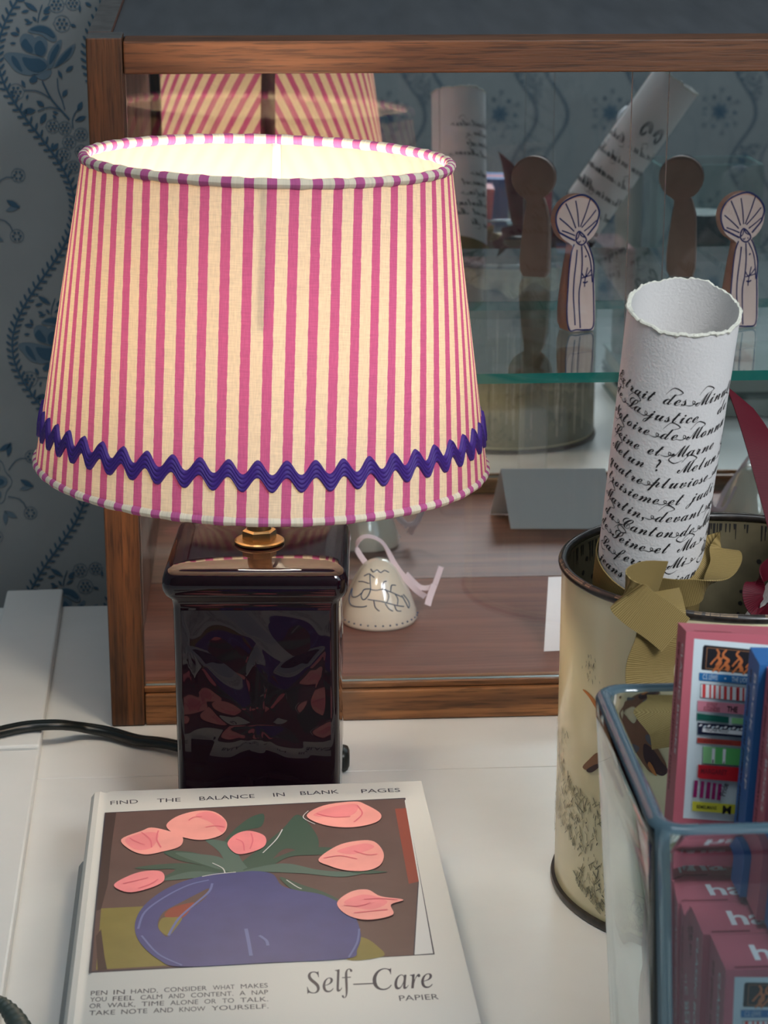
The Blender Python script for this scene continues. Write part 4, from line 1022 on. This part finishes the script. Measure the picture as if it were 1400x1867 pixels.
def scroll_tube(name, label, base, top, r, group, lines, startz, pitch, size, a0, seed, spiral=.9, orn=False):
    base, top = Vector(base), Vector(top); ax = top - base; L_ = ax.length; q = ax.to_track_quat('Z', 'Y')
    # keep local -Y of the scroll facing the viewer side
    root = thing(name, label, 'scroll', base, (0, 0, 0), group)
    zdir = ax.normalized(); xdir = Vector((1, 0, 0)); xdir = (xdir - zdir * xdir.dot(zdir)).normalized(); ydir = zdir.cross(xdir)
    root.matrix_world = Matrix.Translation(base) @ Matrix((xdir, ydir, zdir)).transposed().to_4x4()
    g = random.Random(seed); ph = [g.uniform(0, 6) for _ in range(8)]
    def edge(a): return .0009 * sum(math.sin(a * k + ph[k % 8]) / k ** .45 for k in (2, 5, 11, 23, 37, 61, 83)) * .85
    tt = 0.0007
    def rad(a): return r * (1 - .035 * (a + spiral) / (2 * math.pi))      # a slight spiral: sheet overlaps itself
    A0, A1 = -spiral, 2 * math.pi - spiral + .9
    mb = MB(); NA = 150
    zs = [0, .02, .3, .6, .9, .97, .99, 1.0]
    def P(i, t, side):
        a = A0 + (A1 - A0) * i / NA; rr = rad(a) - (tt if side else 0)
        z = t * (L_ + (edge(a) if t == 1 else 0))
        return (math.sin(a) * rr, -math.cos(a) * rr, z)
    n = len(zs)
    for side in (0, 1):
        v = [P(i, t, side) for i in range(NA + 1) for t in zs]
        f = []
        for i in range(NA):
            for j in range(n - 1): qd = (i * n + j, (i + 1) * n + j, (i + 1) * n + j + 1, i * n + j + 1); f.append(qd if not side else qd[::-1])
        mb.add(v, f, 0)
    v = [P(i, 1, s_) for i in range(NA + 1) for s_ in (0, 1)]; mb.add(v, [(2 * i, 2 * i + 2, 2 * i + 3, 2 * i + 1) for i in range(NA)], 2)
    # frayed rolls of fibre on the torn edge
    v = []; 
    for i in range(NA + 1):
        a = A0 + (A1 - A0) * i / NA; c = P(i, 1, 0); w = .00035 + .0004 * abs(math.sin(a * 9 + ph[1])) + .0003 * math.sin(a * 31) * math.sin(a * 13 + 1)
        for k in range(5):
            t = k / 4 * math.pi * 1.4 - .9; v.append((c[0] + math.sin(a) * w * math.cos(t) * .9, c[1] - math.cos(a) * w * math.cos(t) * .9, c[2] - .0006 + w * math.sin(t)))
    mb.add(v, [(5 * i + k, 5 * i + 5 + k, 5 * i + 6 + k, 5 * i + 1 + k) for i in range(NA) for k in range(4)], 2)
    for s_ in (0, NA):   # vertical free edges
        v = [P(s_, t, sd) for t in zs for sd in (0, 1)]; mb.add(v, [(2 * j, 2 * j + 1, 2 * j + 3, 2 * j + 2) for j in range(n - 1)], 0)
    fn = lambda x, y: (lambda a: (math.sin(a) * (rad(a) + .00018), -math.cos(a) * (rad(a) + .00018), y))(x / r)
    z = startz; k = 0
    for ln in lines:
        x = a0 * r + g.uniform(-.002, .003)
        # words with long looping swashes between them, wrapped right round the sheet
        for rep in range(2):
            for wd in ln.split(' '):
                v, f = text2d(scriptb(wd), 0.0); wdt = (max(p[0] for p in v) - min(p[0] for p in v)) * size * .84
                if x + wdt > (A1 - .9) * r - .002: break
                put_text(mb, scriptb(wd), fn, 1, x, z + g.uniform(-.0004, .0004), size, None, 0.0, .12, .84)
                cap = wd[0].isupper() or wd in ('de', 'du', 'des', 'devant')
                x1 = x + wdt
                sw = [(x1 - .0004, z + .0006), (x1 + .0022, z + .0002), (x1 + .0036, z + .0016), (x1 + .0026, z + .0024), (x1 + .0030, z + .0008), (x1 + .0055, z + .0012)]
                if g.random() < .8: stroke(mb, [(p.x, p.y) for p in catmull([(a_, b_, 0) for a_, b_ in sw], 5)], lambda k_: .00013 + .00022 * abs(math.sin(k_ * 5)), fn, 1)
                if cap:
                    sw = [(x + .002, z + size * .2), (x - .001, z - .001), (x + .0012, z - .0028), (x + .0045, z - .0014)] if g.random() < .5 else [(x + .001, z + size * .55), (x + .004, z + size * .95), (x + .0075, z + size * .72), (x + .0045, z + size * .55)]
                    stroke(mb, [(p.x, p.y) for p in catmull([(a_, b_, 0) for a_, b_ in sw], 6)], lambda k_: .00012 + .0003 * math.sin(k_ * 3.14) ** 2, fn, 1)
                x = x1 + .0040
            x += .004
        z -= pitch * g.uniform(.92, 1.08)
    if orn:   # flourished emblem high on the back
        for cx_, sg in ((2.7, 1), (3.35, -1)):
            for kk in range(3):
                stroke(mb, [((cx_ + sg * (.16 + .05 * kk) * math.cos(t * .45) * (1 - t * .05)) * r, L_ - .045 + (.0055 + kk * .002) * math.sin(t * .45) * (1 - t * .05)) for t in range(15)], .0006, fn, 1)
    return root, mb, fn, L_
s1 = scroll_tube('paper_scroll', 'rolled handwritten paper with torn top edge standing upright in the cream tin', (0.1071, 0.8725, 0.0550), (0.1147, 0.7965, 0.2655), 0.0218, 'rolled handwritten papers in the tin', LINES1, .1925, .0079, .0084, -1.5, 3, 2.2)
rt, mb, fn, L1 = s1
tag(mb.build('rolled_paper', [M_scroll, M_inkpen, M_deckle], rt, angle=50), 'white sheet covered in black script')
inv1 = rt.matrix_world.inverted()
# gold ribbon: band, loops and tails (points given in the world, then local to the scroll)
def rib(name, mt, rt, inv, segs, label, cut=False):
    mb = MB()
    for pts, wd, w in segs:
        ribbon(mb, [inv @ Vector(p) for p in pts], [inv.to_3x3() @ Vector(d) for d in wd], w, cut=cut)
    return tag(mb.build(name, mt, rt, angle=60), label)
# band round the paper (slanting down to the right)
mb = MB(); zc = 0.0930
N_ = 48
pts = [(math.sin(2 * math.pi * i / N_) * .0226, -math.cos(2 * math.pi * i / N_) * .0226, zc - .0030 * math.cos(2 * math.pi * i / N_) - .004 * math.sin(2 * math.pi * i / N_)) for i in range(N_ + 1)]
ribbon(mb, pts, [(0, 0, 1)] * len(pts), .0165, n=1)
tag(mb.build('ribbon_band', M_gold, rt, angle=60), 'olive gold ribbon tied round the paper')
Yk = .8215
K0 = ony(1172, 1072, Yk - .003)
rib('ribbon_loop', M_gold, rt, inv1, [
    ([ony(1158, 1072, Yk), ony(1195, 1078, Yk - .006), ony(1240, 1082, Yk - .012), ony(1280, 1074, Yk - .013), ony(1310, 1048, Yk - .008), ony(1324, 1020, Yk), ony(1316, 1000, Yk + .008), ony(1296, 1000, Yk + .010), ony(1276, 1020, Yk + .006), ony(1248, 1048, Yk)],
     [(.1, -.2, 1), (.12, -.25, 1), (.15, -.3, 1), (.5, -.3, .9), (.95, -.3, .35), (1, -.3, .1), (.8, -.5, -.3), (.5, -.8, -.5), (.35, -.6, -.8), (.1, -.3, -1)], .0128)], 'olive gold ribbon bow loop')
TFY = TY - TR - .0035
rib('ribbon_tail', M_gold, rt, inv1, [
    ([ony(1205, 1060, .800), ony(1165, 1062, .781), ony(1140, 1078, .7700), ony(1160, 1104, .7680), ony(1200, 1132, .7680), ony(1232, 1158, .7660)],
     [(.1, -.2, 1), (.05, -.1, 1), (.05, 0, 1), (.35, 0, .9), (.5, 0, .85), (.55, 0, .8)], .0170)], 'olive gold ribbon tail with cut end')
rib('ribbon_tail', M_gold, rt, inv1, [
    ([ony(1195, 1080, .790), ony(1205, 1120, .7725), ony(1203, 1165, .7710), ony(1185, 1215, .7715), ony(1190, 1260, .7705), ony(1222, 1310, .7680), ony(1230, 1352, .7680)],
     [(1, 0, .2), (1, 0, .2), (1, .05, .1), (1, .1, .3), (1, .05, .35), (1, 0, .25), (1, 0, .2)], .0190)], 'olive gold ribbon tail hanging down the tin')
s2 = scroll_tube('paper_scroll', 'rolled handwritten paper tied with wine-red ribbon, leaning to the right in the tin', (0.1112, 0.8300, 0.0290), (0.2765, 0.8560, 0.2790), 0.0200, 'rolled handwritten papers in the tin', LINES2, .238, .0150, .0110, -2.6, 11, 1.2, True)
rt, mb, fn, L2 = s2
tag(mb.build('rolled_paper', [M_scroll, M_inkpen, M_deckle], rt, angle=50), 'cream sheet covered in black script')
inv2 = rt.matrix_world.inverted()
mb = MB(); zc = .150
pts = [(math.sin(2 * math.pi * i / N_) * .0205, -math.cos(2 * math.pi * i / N_) * .0205, zc + .004 * math.sin(2 * math.pi * i / N_)) for i in range(N_ + 1)]
ribbon(mb, pts, [(0, 0, 1)] * len(pts), .0170, n=1); tag(mb.build('ribbon_band', M_red, rt, angle=60), 'wine-red ribbon tied round the paper')
Yr = .812
rib('ribbon_loop', M_red, rt, inv2, [
    ([ony(1440, 1010, Yr + .01), ony(1410, 1030, Yr), ony(1385, 1052, Yr - .006), ony(1372, 1085, Yr - .010), ony(1385, 1112, Yr - .010), ony(1412, 1118, Yr - .006), ony(1440, 1095, Yr), ony(1450, 1050, Yr + .006)],
     [(.3, .5, 1), (.3, .4, 1), (.5, .3, .9), (.9, .2, .2), (.6, .3, -.7), (.2, .4, -1), (-.6, .4, -.7), (-.9, .3, -.2)], .0085)], 'wine-red ribbon loop')
rib('ribbon_tail', M_red, rt, inv2, [
    ([ony(1348, 724, .842), ony(1368, 762, .838), ony(1392, 820, .830), ony(1414, 890, .822), ony(1432, 955, .815), ony(1450, 1020, .812)],
     [(.77, 0, -.64), (.88, .02, -.48), (.97, .05, -.22), (1, .1, 0), (1, .1, .1), (1, .1, .2)], .0150)], 'wine-red ribbon tail standing up', True)

# ------------------------------------------------------------------ glass tank with puzzle boxes
M_tank = bpy.data.materials.new('thick_clear_glass'); M_tank.use_nodes = True
_nt = M_tank.node_tree; _nt.nodes.remove(_nt.nodes['Principled BSDF']); _g = _nt.nodes.new('ShaderNodeBsdfGlass')
_g.inputs['Color'].default_value = (.90, .955, .975, 1); _g.inputs['Roughness'].default_value = 0.0; _g.inputs['IOR'].default_value = 1.48
_nt.links.new(_g.outputs[0], _nt.nodes['Material Output'].inputs[0])
M_tankrim = bpy.data.materials.new('rim_refraction_blue'); M_tankrim.use_nodes = True  # clear glass; blue refracted and reflected light painted in as base colour
_nt = M_tankrim.node_tree; _b = _nt.nodes['Principled BSDF']; _b.inputs['Base Color'].default_value = S(104, 132, 146); _b.inputs['Roughness'].default_value = .05; _b.inputs['Transmission Weight'].default_value = .45; _b.inputs['IOR'].default_value = 1.48
KZ = 0.150
tbl, tfl = onz(1076, 1243, KZ), onz(1190, 1513, KZ)
kd = (tbl - tfl); KD = kd.length; KY = math.atan2(-kd.x, kd.y)
KWD = 0.155
tank = thing('glass_tank', 'thick clear rectangular glass tank holding puzzle boxes at the near right', 'glass tank', (tfl.x, tfl.y, 0), (0, 0, KY))
def rrect(w, d, r, inset, n=6):
    o = []
    for q, (cx, cy) in enumerate(((w - inset - r, d - inset - r), (inset + r, d - inset - r), (inset + r, inset + r), (w - inset - r, inset + r))):
        for i in range(n + 1): a = R(90 * q + 90 * i / n); o.append((cx + r * math.cos(a), cy + r * math.sin(a)))
    return o
mb = MB(); n = 28
tap = .0095
def ins(z): return tap * (1 - z / KZ)
WT = .0045
prof = [(ins(0) + .004, .006, .0002), (ins(.0) + .001, .009, .0022), (ins(.006), .010, .006)] + [(ins(z), .011, z) for z in (.03, .06, .09, .12, .14)] + \
       [(.0002, .0105, KZ - .0022), (.0012, .0100, KZ - .0006), (.0028, .0085, KZ), (.0045, .0075, KZ - .0004), (.0058, .0065, KZ - .0020)] + [(ins(z) + WT, .0055, z) for z in (.14, .12, .09, .06, .03, .012)] + [(ins(.008) + WT + .004, .004, .0078)]
for i_, r_, z_ in prof: mb.v += [(x, y, z_) for x, y in rrect(KWD, KD, r_, i_)]
for i in range(len(prof) - 1):
    for k in range(n): mb.f.append((i * n + k, i * n + (k + 1) % n, (i + 1) * n + (k + 1) % n, (i + 1) * n + k)); mb.m.append(0)
mb.f.append(tuple(range((len(prof) - 1) * n, len(prof) * n))); mb.m.append(0); mb.f.append(tuple(range(n - 1, -1, -1))); mb.m.append(0)
for k_ in range(len(mb.f)):
    if len(mb.f[k_]) == 4 and all(mb.v[i_][2] > KZ - .0023 for i_ in mb.f[k_]): mb.m[k_] = 1
    elif len(mb.f[k_]) == 4 and k_ < 8 * n and k_ % 7 in (2, 3): mb.m[k_] = 1      # rounded outer corners
mb.build('tank_walls', [M_tank, M_tankrim], tank, angle=60)

BXC = {'pink': S(188, 98, 110), 'blue': S(48, 104, 164)}
def boxmat(k, c): return mat('card_' + k, c, .5, .35)
M_pink, M_blue = boxmat('pink', BXC['pink']), boxmat('blue', BXC['blue'])
AC = {'panel': S(206, 218, 222), 'black': S(24, 22, 28), 'orange': S(190, 108, 60), 'sky': S(30, 104, 160), 'red': S(208, 66, 66), 'pinkb': S(208, 130, 146), 'dgreen': S(18, 92, 78), 'navy': S(22, 28, 56), 'brick': S(168, 62, 52), 'green': S(92, 178, 98), 'lgreen': S(136, 196, 132), 'crimson': S(196, 30, 44), 'plum': S(142, 26, 92), 'yellow': S(200, 196, 60), 'white': S(232, 232, 232), 'maroon': S(112, 26, 40), 'tan': S(170, 120, 80), 'dpink': S(140, 70, 84)}
M_ac = {k: mat('ink_' + k, c, .5, .3) for k, c in AC.items()}
AK = list(AC); AI = {k: i + 1 for i, k in enumerate(AK)}
BW = 0.0640
def puzzle(name, label, loc, rot, colour, texts=('CLASSIC BOOKS', '99 piece mini jigsaw puzzle'), group='jigsaw puzzle boxes in the glass tank', top=None, art=True, BH=.0850, BD=.0233):
    root = thing(name, label, 'puzzle box', loc, rot, group)
    mb = MB(); mb.box((0, 0, 0), (BW, BD, BH))
    o_ = [0]
    fr = lambda x, y: (x, -.00006 - o_[0] * .00002, y)           # front face (x right, y up)
    sp = lambda x, y: (-.00008, BD - x, y)                        # left spine (x from the back edge)
    tp = lambda x, y: (x, y, BH + .00008)
    kx, ky = 3.886e-5, 3.95e-5
    def q(zx, zy): return ((zx - (465 - (zy - 190) * .0537)) * kx, BH - (zy - 190) * ky)
    def P(k, *pts): o_[0] += 1; fill(mb, [q(*p) for p in pts][::-1], fr, AI[k])
    def rect(k, x0, y0, x1, y1, sk=.035):      # slightly skew, hand painted
        d = (x1 - x0) * sk; P(k, (x0, y0), (x1, y0 + d), (x1, y1 + d), (x0, y1))
    def tx(body, k, zx, zy, size, wz, bold=.01): o_[0] += 1; a = q(zx, zy); put_text(mb, body, fr, AI[k], a[0], a[1], size * ky, wz * kx, bold, 0, 1, -.03)
    # spine lettering, reading downwards
    put_text(mb, texts[0], sp, AI['white'], BD * .62, BH - .0050, .0044, BH * .50, .012, rot=-math.pi / 2)
    put_text(mb, texts[1], sp, AI['maroon' if colour == 'pink' else 'navy'], BD * .22, BH - .0055, .0042, BH * .68, .02, rot=-math.pi / 2)
    if art:
        XR = 1480
        P('panel', (535, 250), (1800, 300), (1800, 1850), (465, 1810))
        P('black', (612, 318), (625, 300), (1560, 345), (1570, 560), (605, 515), (600, 500))
        o_[0] += 1
        P('tan', (650, 320), (1540, 362), (1540, 366), (650, 324)); P('tan', (638, 497), (1540, 540), (1540, 544), (638, 501)); P('tan', (646, 320), (650, 320), (640, 500), (636, 500))
        g = random.Random(3)
        for bx in (745, 800, 920, 1040, 1160, 1300, 1420):
            o_[0] += 1
            pts = [q(bx + g.uniform(-26, 26) + i * 3, 326 + i * 30 + (bx - 650) * .045) for i in range(7)]
            stroke(mb, [(p.x, p.y) for p in catmull([(a, b, 0) for a, b in pts], 4)], lambda k_: .0006 + .0008 * k_, fr, AI['orange'])
            for i in (2, 4):
                e = [pts[i], (pts[i][0] - .0014, pts[i][1] - .0016), (pts[i][0] - .0024, pts[i][1] - .0030)] if bx % 3 else [pts[i], (pts[i][0] + .0014, pts[i][1] - .0012), (pts[i][0] + .0026, pts[i][1] - .0028)]
                stroke(mb, e, .0006, fr, AI['orange'])
        rect('sky', 582, 538, XR, 605); tx('C.S. LEWIS', 'panel', 612, 592, 62, 130, 0); tx('\u2022', 'panel', 800, 600, 60, 14, 0); tx('THE LION', 'panel', 862, 604, 62, 150, 0)
        rect('navy', 595, 632, XR, 756); rect('white', 599, 636, XR - 4, 752)
        for j, x in enumerate((612, 672, 708, 755, 798, 850, 905, 960, 1010, 1080, 1140)): rect('red', x, 637 + j * 2, x + (28, 16, 20, 16, 26, 22)[j % 6], 752 + j * 2, 0)
        P('navy', (912, 665), (918, 665), (918, 765), (912, 765))
        rect('pinkb', 571, 778, XR, 868); tx('JEFFREY', 'maroon', 645, 826, 50, 98); tx('EUGENIDES', 'maroon', 624, 862, 50, 140); tx('THE', 'black', 826, 862, 68, 92, .03)
        P('dgreen', (567, 887), (845, 908), (845, 962), (567, 945)); P('lgreen', (870, 912), (1300, 935), (1300, 985), (870, 962))
        rect('navy', 575, 968, XR, 1068)
        for j in range(22): o_[0] = 40; fill(mb, [q(*p) for p in ell(600 + j * 36, 990 + j * 1.6 + (j % 2) * 8, 17, 9, 8, -.5)], fr, AI['panel' if j % 2 else 'white'])
        P('white', (618, 1012), (1300, 1036), (1300, 1074), (615, 1046)); tx('VIRGINIA WOOLF', 'navy', 640, 1040, 42, 205)
        rect('brick', 571, 1098, XR, 1144); tx('ARTHUR CONAN DOYLE', 'maroon', 625, 1138, 34, 250, 0)
        rect('green', 625, 1172, XR - 200, 1318, .02); rect('lgreen', 625, 1172, 735, 1318, .02)
        for x in (704, 798, 1010): P('white', (x, 1185), (x + 26, 1186), (x + 20, 1316), (x - 3, 1315)); 
        P('black', (708, 1282), (718, 1282), (716, 1316), (706, 1316)); P('black', (804, 1296), (812, 1296), (810, 1316), (802, 1316))
        P('crimson', (585, 1330), (1480, 1360), (1480, 1490), (600, 1452), (580, 1440)); tx('MARGARET', 'maroon', 606, 1405, 62, 230, .02)
        for j, (x, w) in enumerate(((555, 30), (612, 30), (664, 34), (715, 30), (762, 32))): P('plum', (x, 1468 + j * 5), (x + w, 1470 + j * 5), (x + w - 10, 1618 + j * 4), (x - 12, 1616 + j * 4))
        a = q(822, 1598); o_[0] += 1; put_text(mb, 'Pride', fr, AI['black'], a[0], a[1], .0030, .0044, .01, rot=1.35)
        rect('yellow', 538, 1652, 1250, 1735); tx('BEMELMANS', 'black', 575, 1712, 44, 175, .02); tx('M', 'black', 800, 1748, 100, 75, .03)
    else:
        o_[0] = 1; fill(mb, [(.003, .003), (BW - .003, .003), (BW - .003, BH - .003), (.003, BH - .003)], fr, AI['sky' if colour == 'blue' else 'dpink'])
    if top: put_text(mb, top, tp, AI['white'], .0100, .0060, .0140, None, .02)
    # tuck slot of the lid
    fill(mb, [(.0030, .0010), (.0155, .0010), (.0155, .0020), (.0030, .0020)], tp, AI['maroon' if colour == 'pink' else 'navy'])
    mb.build('carton', [M_pink if colour == 'pink' else M_blue] + [M_ac[k] for k in AK], root, smooth=False, bevel=0)
    return root
# local frame of the tank -> world
def tk(x, y, z): c, s_ = math.cos(KY), math.sin(KY); return (tfl.x + x * c - y * s_, tfl.y + x * s_ + y * c, z)
for i, w_ in enumerate(('nearest box of the low row in the tank', 'second of the low row from the tank front', 'third of the low row from the tank front', 'hindmost box of the low row in the tank')):
    puzzle('puzzle_box', 'pink puzzle box lettered ha on top, ' + w_, tk(.0270 - .0022 * i, .0138 + i * .0236, .0115), (0, 0, KY), 'pink', top='ha', art=(i == 0))
def at_top(p, rot, BH):      # position of a box whose top left front corner is p
    from mathutils import Euler
    return Vector(p) - Euler(rot).to_matrix() @ Vector((0, 0, BH))
BU, BT2 = .0798, .0165
r_ = (R(-9), R(3.2), KY + R(-2)); puzzle('puzzle_box', 'pink puzzle box picturing a pile of book spines, standing above the low row', at_top(onz(1251, 1151, .1798), r_, .0762), r_, 'pink', BH=.0762, BD=BT2)
r_ = (0, R(2.2), KY + R(-2)); p_ = onz(1385, 1212, .1800); puzzle('puzzle_box', 'blue puzzle box lettered BOOK SHOP, right behind a pink spine in the tank', at_top(p_, r_, BU), r_, 'blue', ('BOOK SHOP', '99 piece mini jigsaw puzzle'), art=False, BH=BU, BD=BT2)
p2 = p_ + Vector((.0026, -.0172, -.0004)); puzzle('puzzle_box', 'pink puzzle box squeezed between the two blue boxes', at_top(p2, r_, BU), r_, 'pink', art=False, BH=BU, BD=BT2)
p3 = p2 + Vector((.0030, -.0170, -.0002)); puzzle('puzzle_box', 'blue puzzle box pressed against the near wall of the tank', at_top(p3, r_, BU), r_, 'blue', ('BOOK SHOP', '99 piece mini jigsaw puzzle'), art=False, BH=BU, BD=BT2)
r_ = (0, 0, KY + R(90)); puzzle('puzzle_box', 'pink puzzle box turned edgeways at the far right of the tank', tk(.1420, .0350, .0975), r_, 'pink', art=False, BH=.0880, BD=.0200)

# ------------------------------------------------------------------ things beside the picture that the mirror shows
M_bkgrey = mat('sage_grey_cloth', S(150, 164, 158), .6); M_bkteal = mat('dark_teal_cloth', S(36, 78, 74), .6)
z = .0003
for i, (m, t, lb) in enumerate(((M_bkgrey, .015, 'pale grey-green book, bottom of the stack right of the tin'), (M_bkteal, .006, 'thin dark teal book in the middle of the stack right of the tin'), (M_bkgrey, .016, 'pale grey-green book on top of the stack right of the tin'))):
    rt = thing('book', lb, 'book', (0.262, 0.690, z), (0, 0, R(3)), 'stacked books right of the tin')
    mb = MB(); mb.box((0, 0, 0), (.20, .13, .0016)); mb.box((0, 0, t - .0016), (.20, .13, t)); mb.box((0, .1285, .0017), (.20, .13, t - .0017)); mb.build('cover', m, rt, smooth=False)
    mb = MB(); mb.box((.002, .002, .0018), (.198, .1280, t - .0018)); mb.build('page_block', M_pages, rt, smooth=False)
    z += t + .0003
ZB = z
gv = thing('glass_vase', 'square clear glass vase with green edges standing on the stacked books', 'vase', (0.330, 0.750, ZB), (0, 0, R(3)))
mb = MB()
w_, h_, t_ = .088, .165, .003
for lo, hi in (((-w_ / 2, -.03, 0), (w_ / 2, -.027, h_)), ((-w_ / 2, .027, 0), (w_ / 2, .03, h_)), ((-w_ / 2, -.0269, 0), (-w_ / 2 + t_, .0269, h_)), ((w_ / 2 - t_, -.0269, 0), (w_ / 2, .0269, h_))):
    mb.box(lo, hi, mis=[1, 1, 0, 0, 0, 0])
mb.box((-w_ / 2 + t_, -.0269, 0), (w_ / 2 - t_, .0269, .004), mis=[0, 0, 1, 1, 1, 1])
mb.build('vase_walls', [M_shelf, M_edge], gv, smooth=False)
M_dark = mat('dark_blue_lid', S(38, 48, 56), .4)
mb = MB(); mb.lathe([(.0001, 0), (.022, 0), (.024, .004), (.024, .112), (.0225, .118), (.0001, .119)], 40)
o = mb.build('dark_jar', M_dark, angle=40); o.location = (0.330, 0.750, ZB + .0043); tag(o, 'dark jar standing inside the square glass vase', 'jar')
bt = thing('capped_bottle', 'slim grey bottle with round white cap beside the glass vase', 'bottle', (0.272, 0.730, ZB))
mb = MB(); mb.lathe([(.0001, 0), (.010, 0), (.0115, .002), (.0115, .15), (.008, .165), (.0075, .180), (.0001, .181)], 28); mb.build('bottle_body', M_cov2, bt, angle=40)
mb = MB(); mb.lathe([(.0001, .1812), (.0105, .1812), (.0125, .186), (.0130, .194), (.0115, .203), (.006, .2085), (.0001, .2095)], 28); mb.build('bottle_cap', M_card, bt, angle=60)
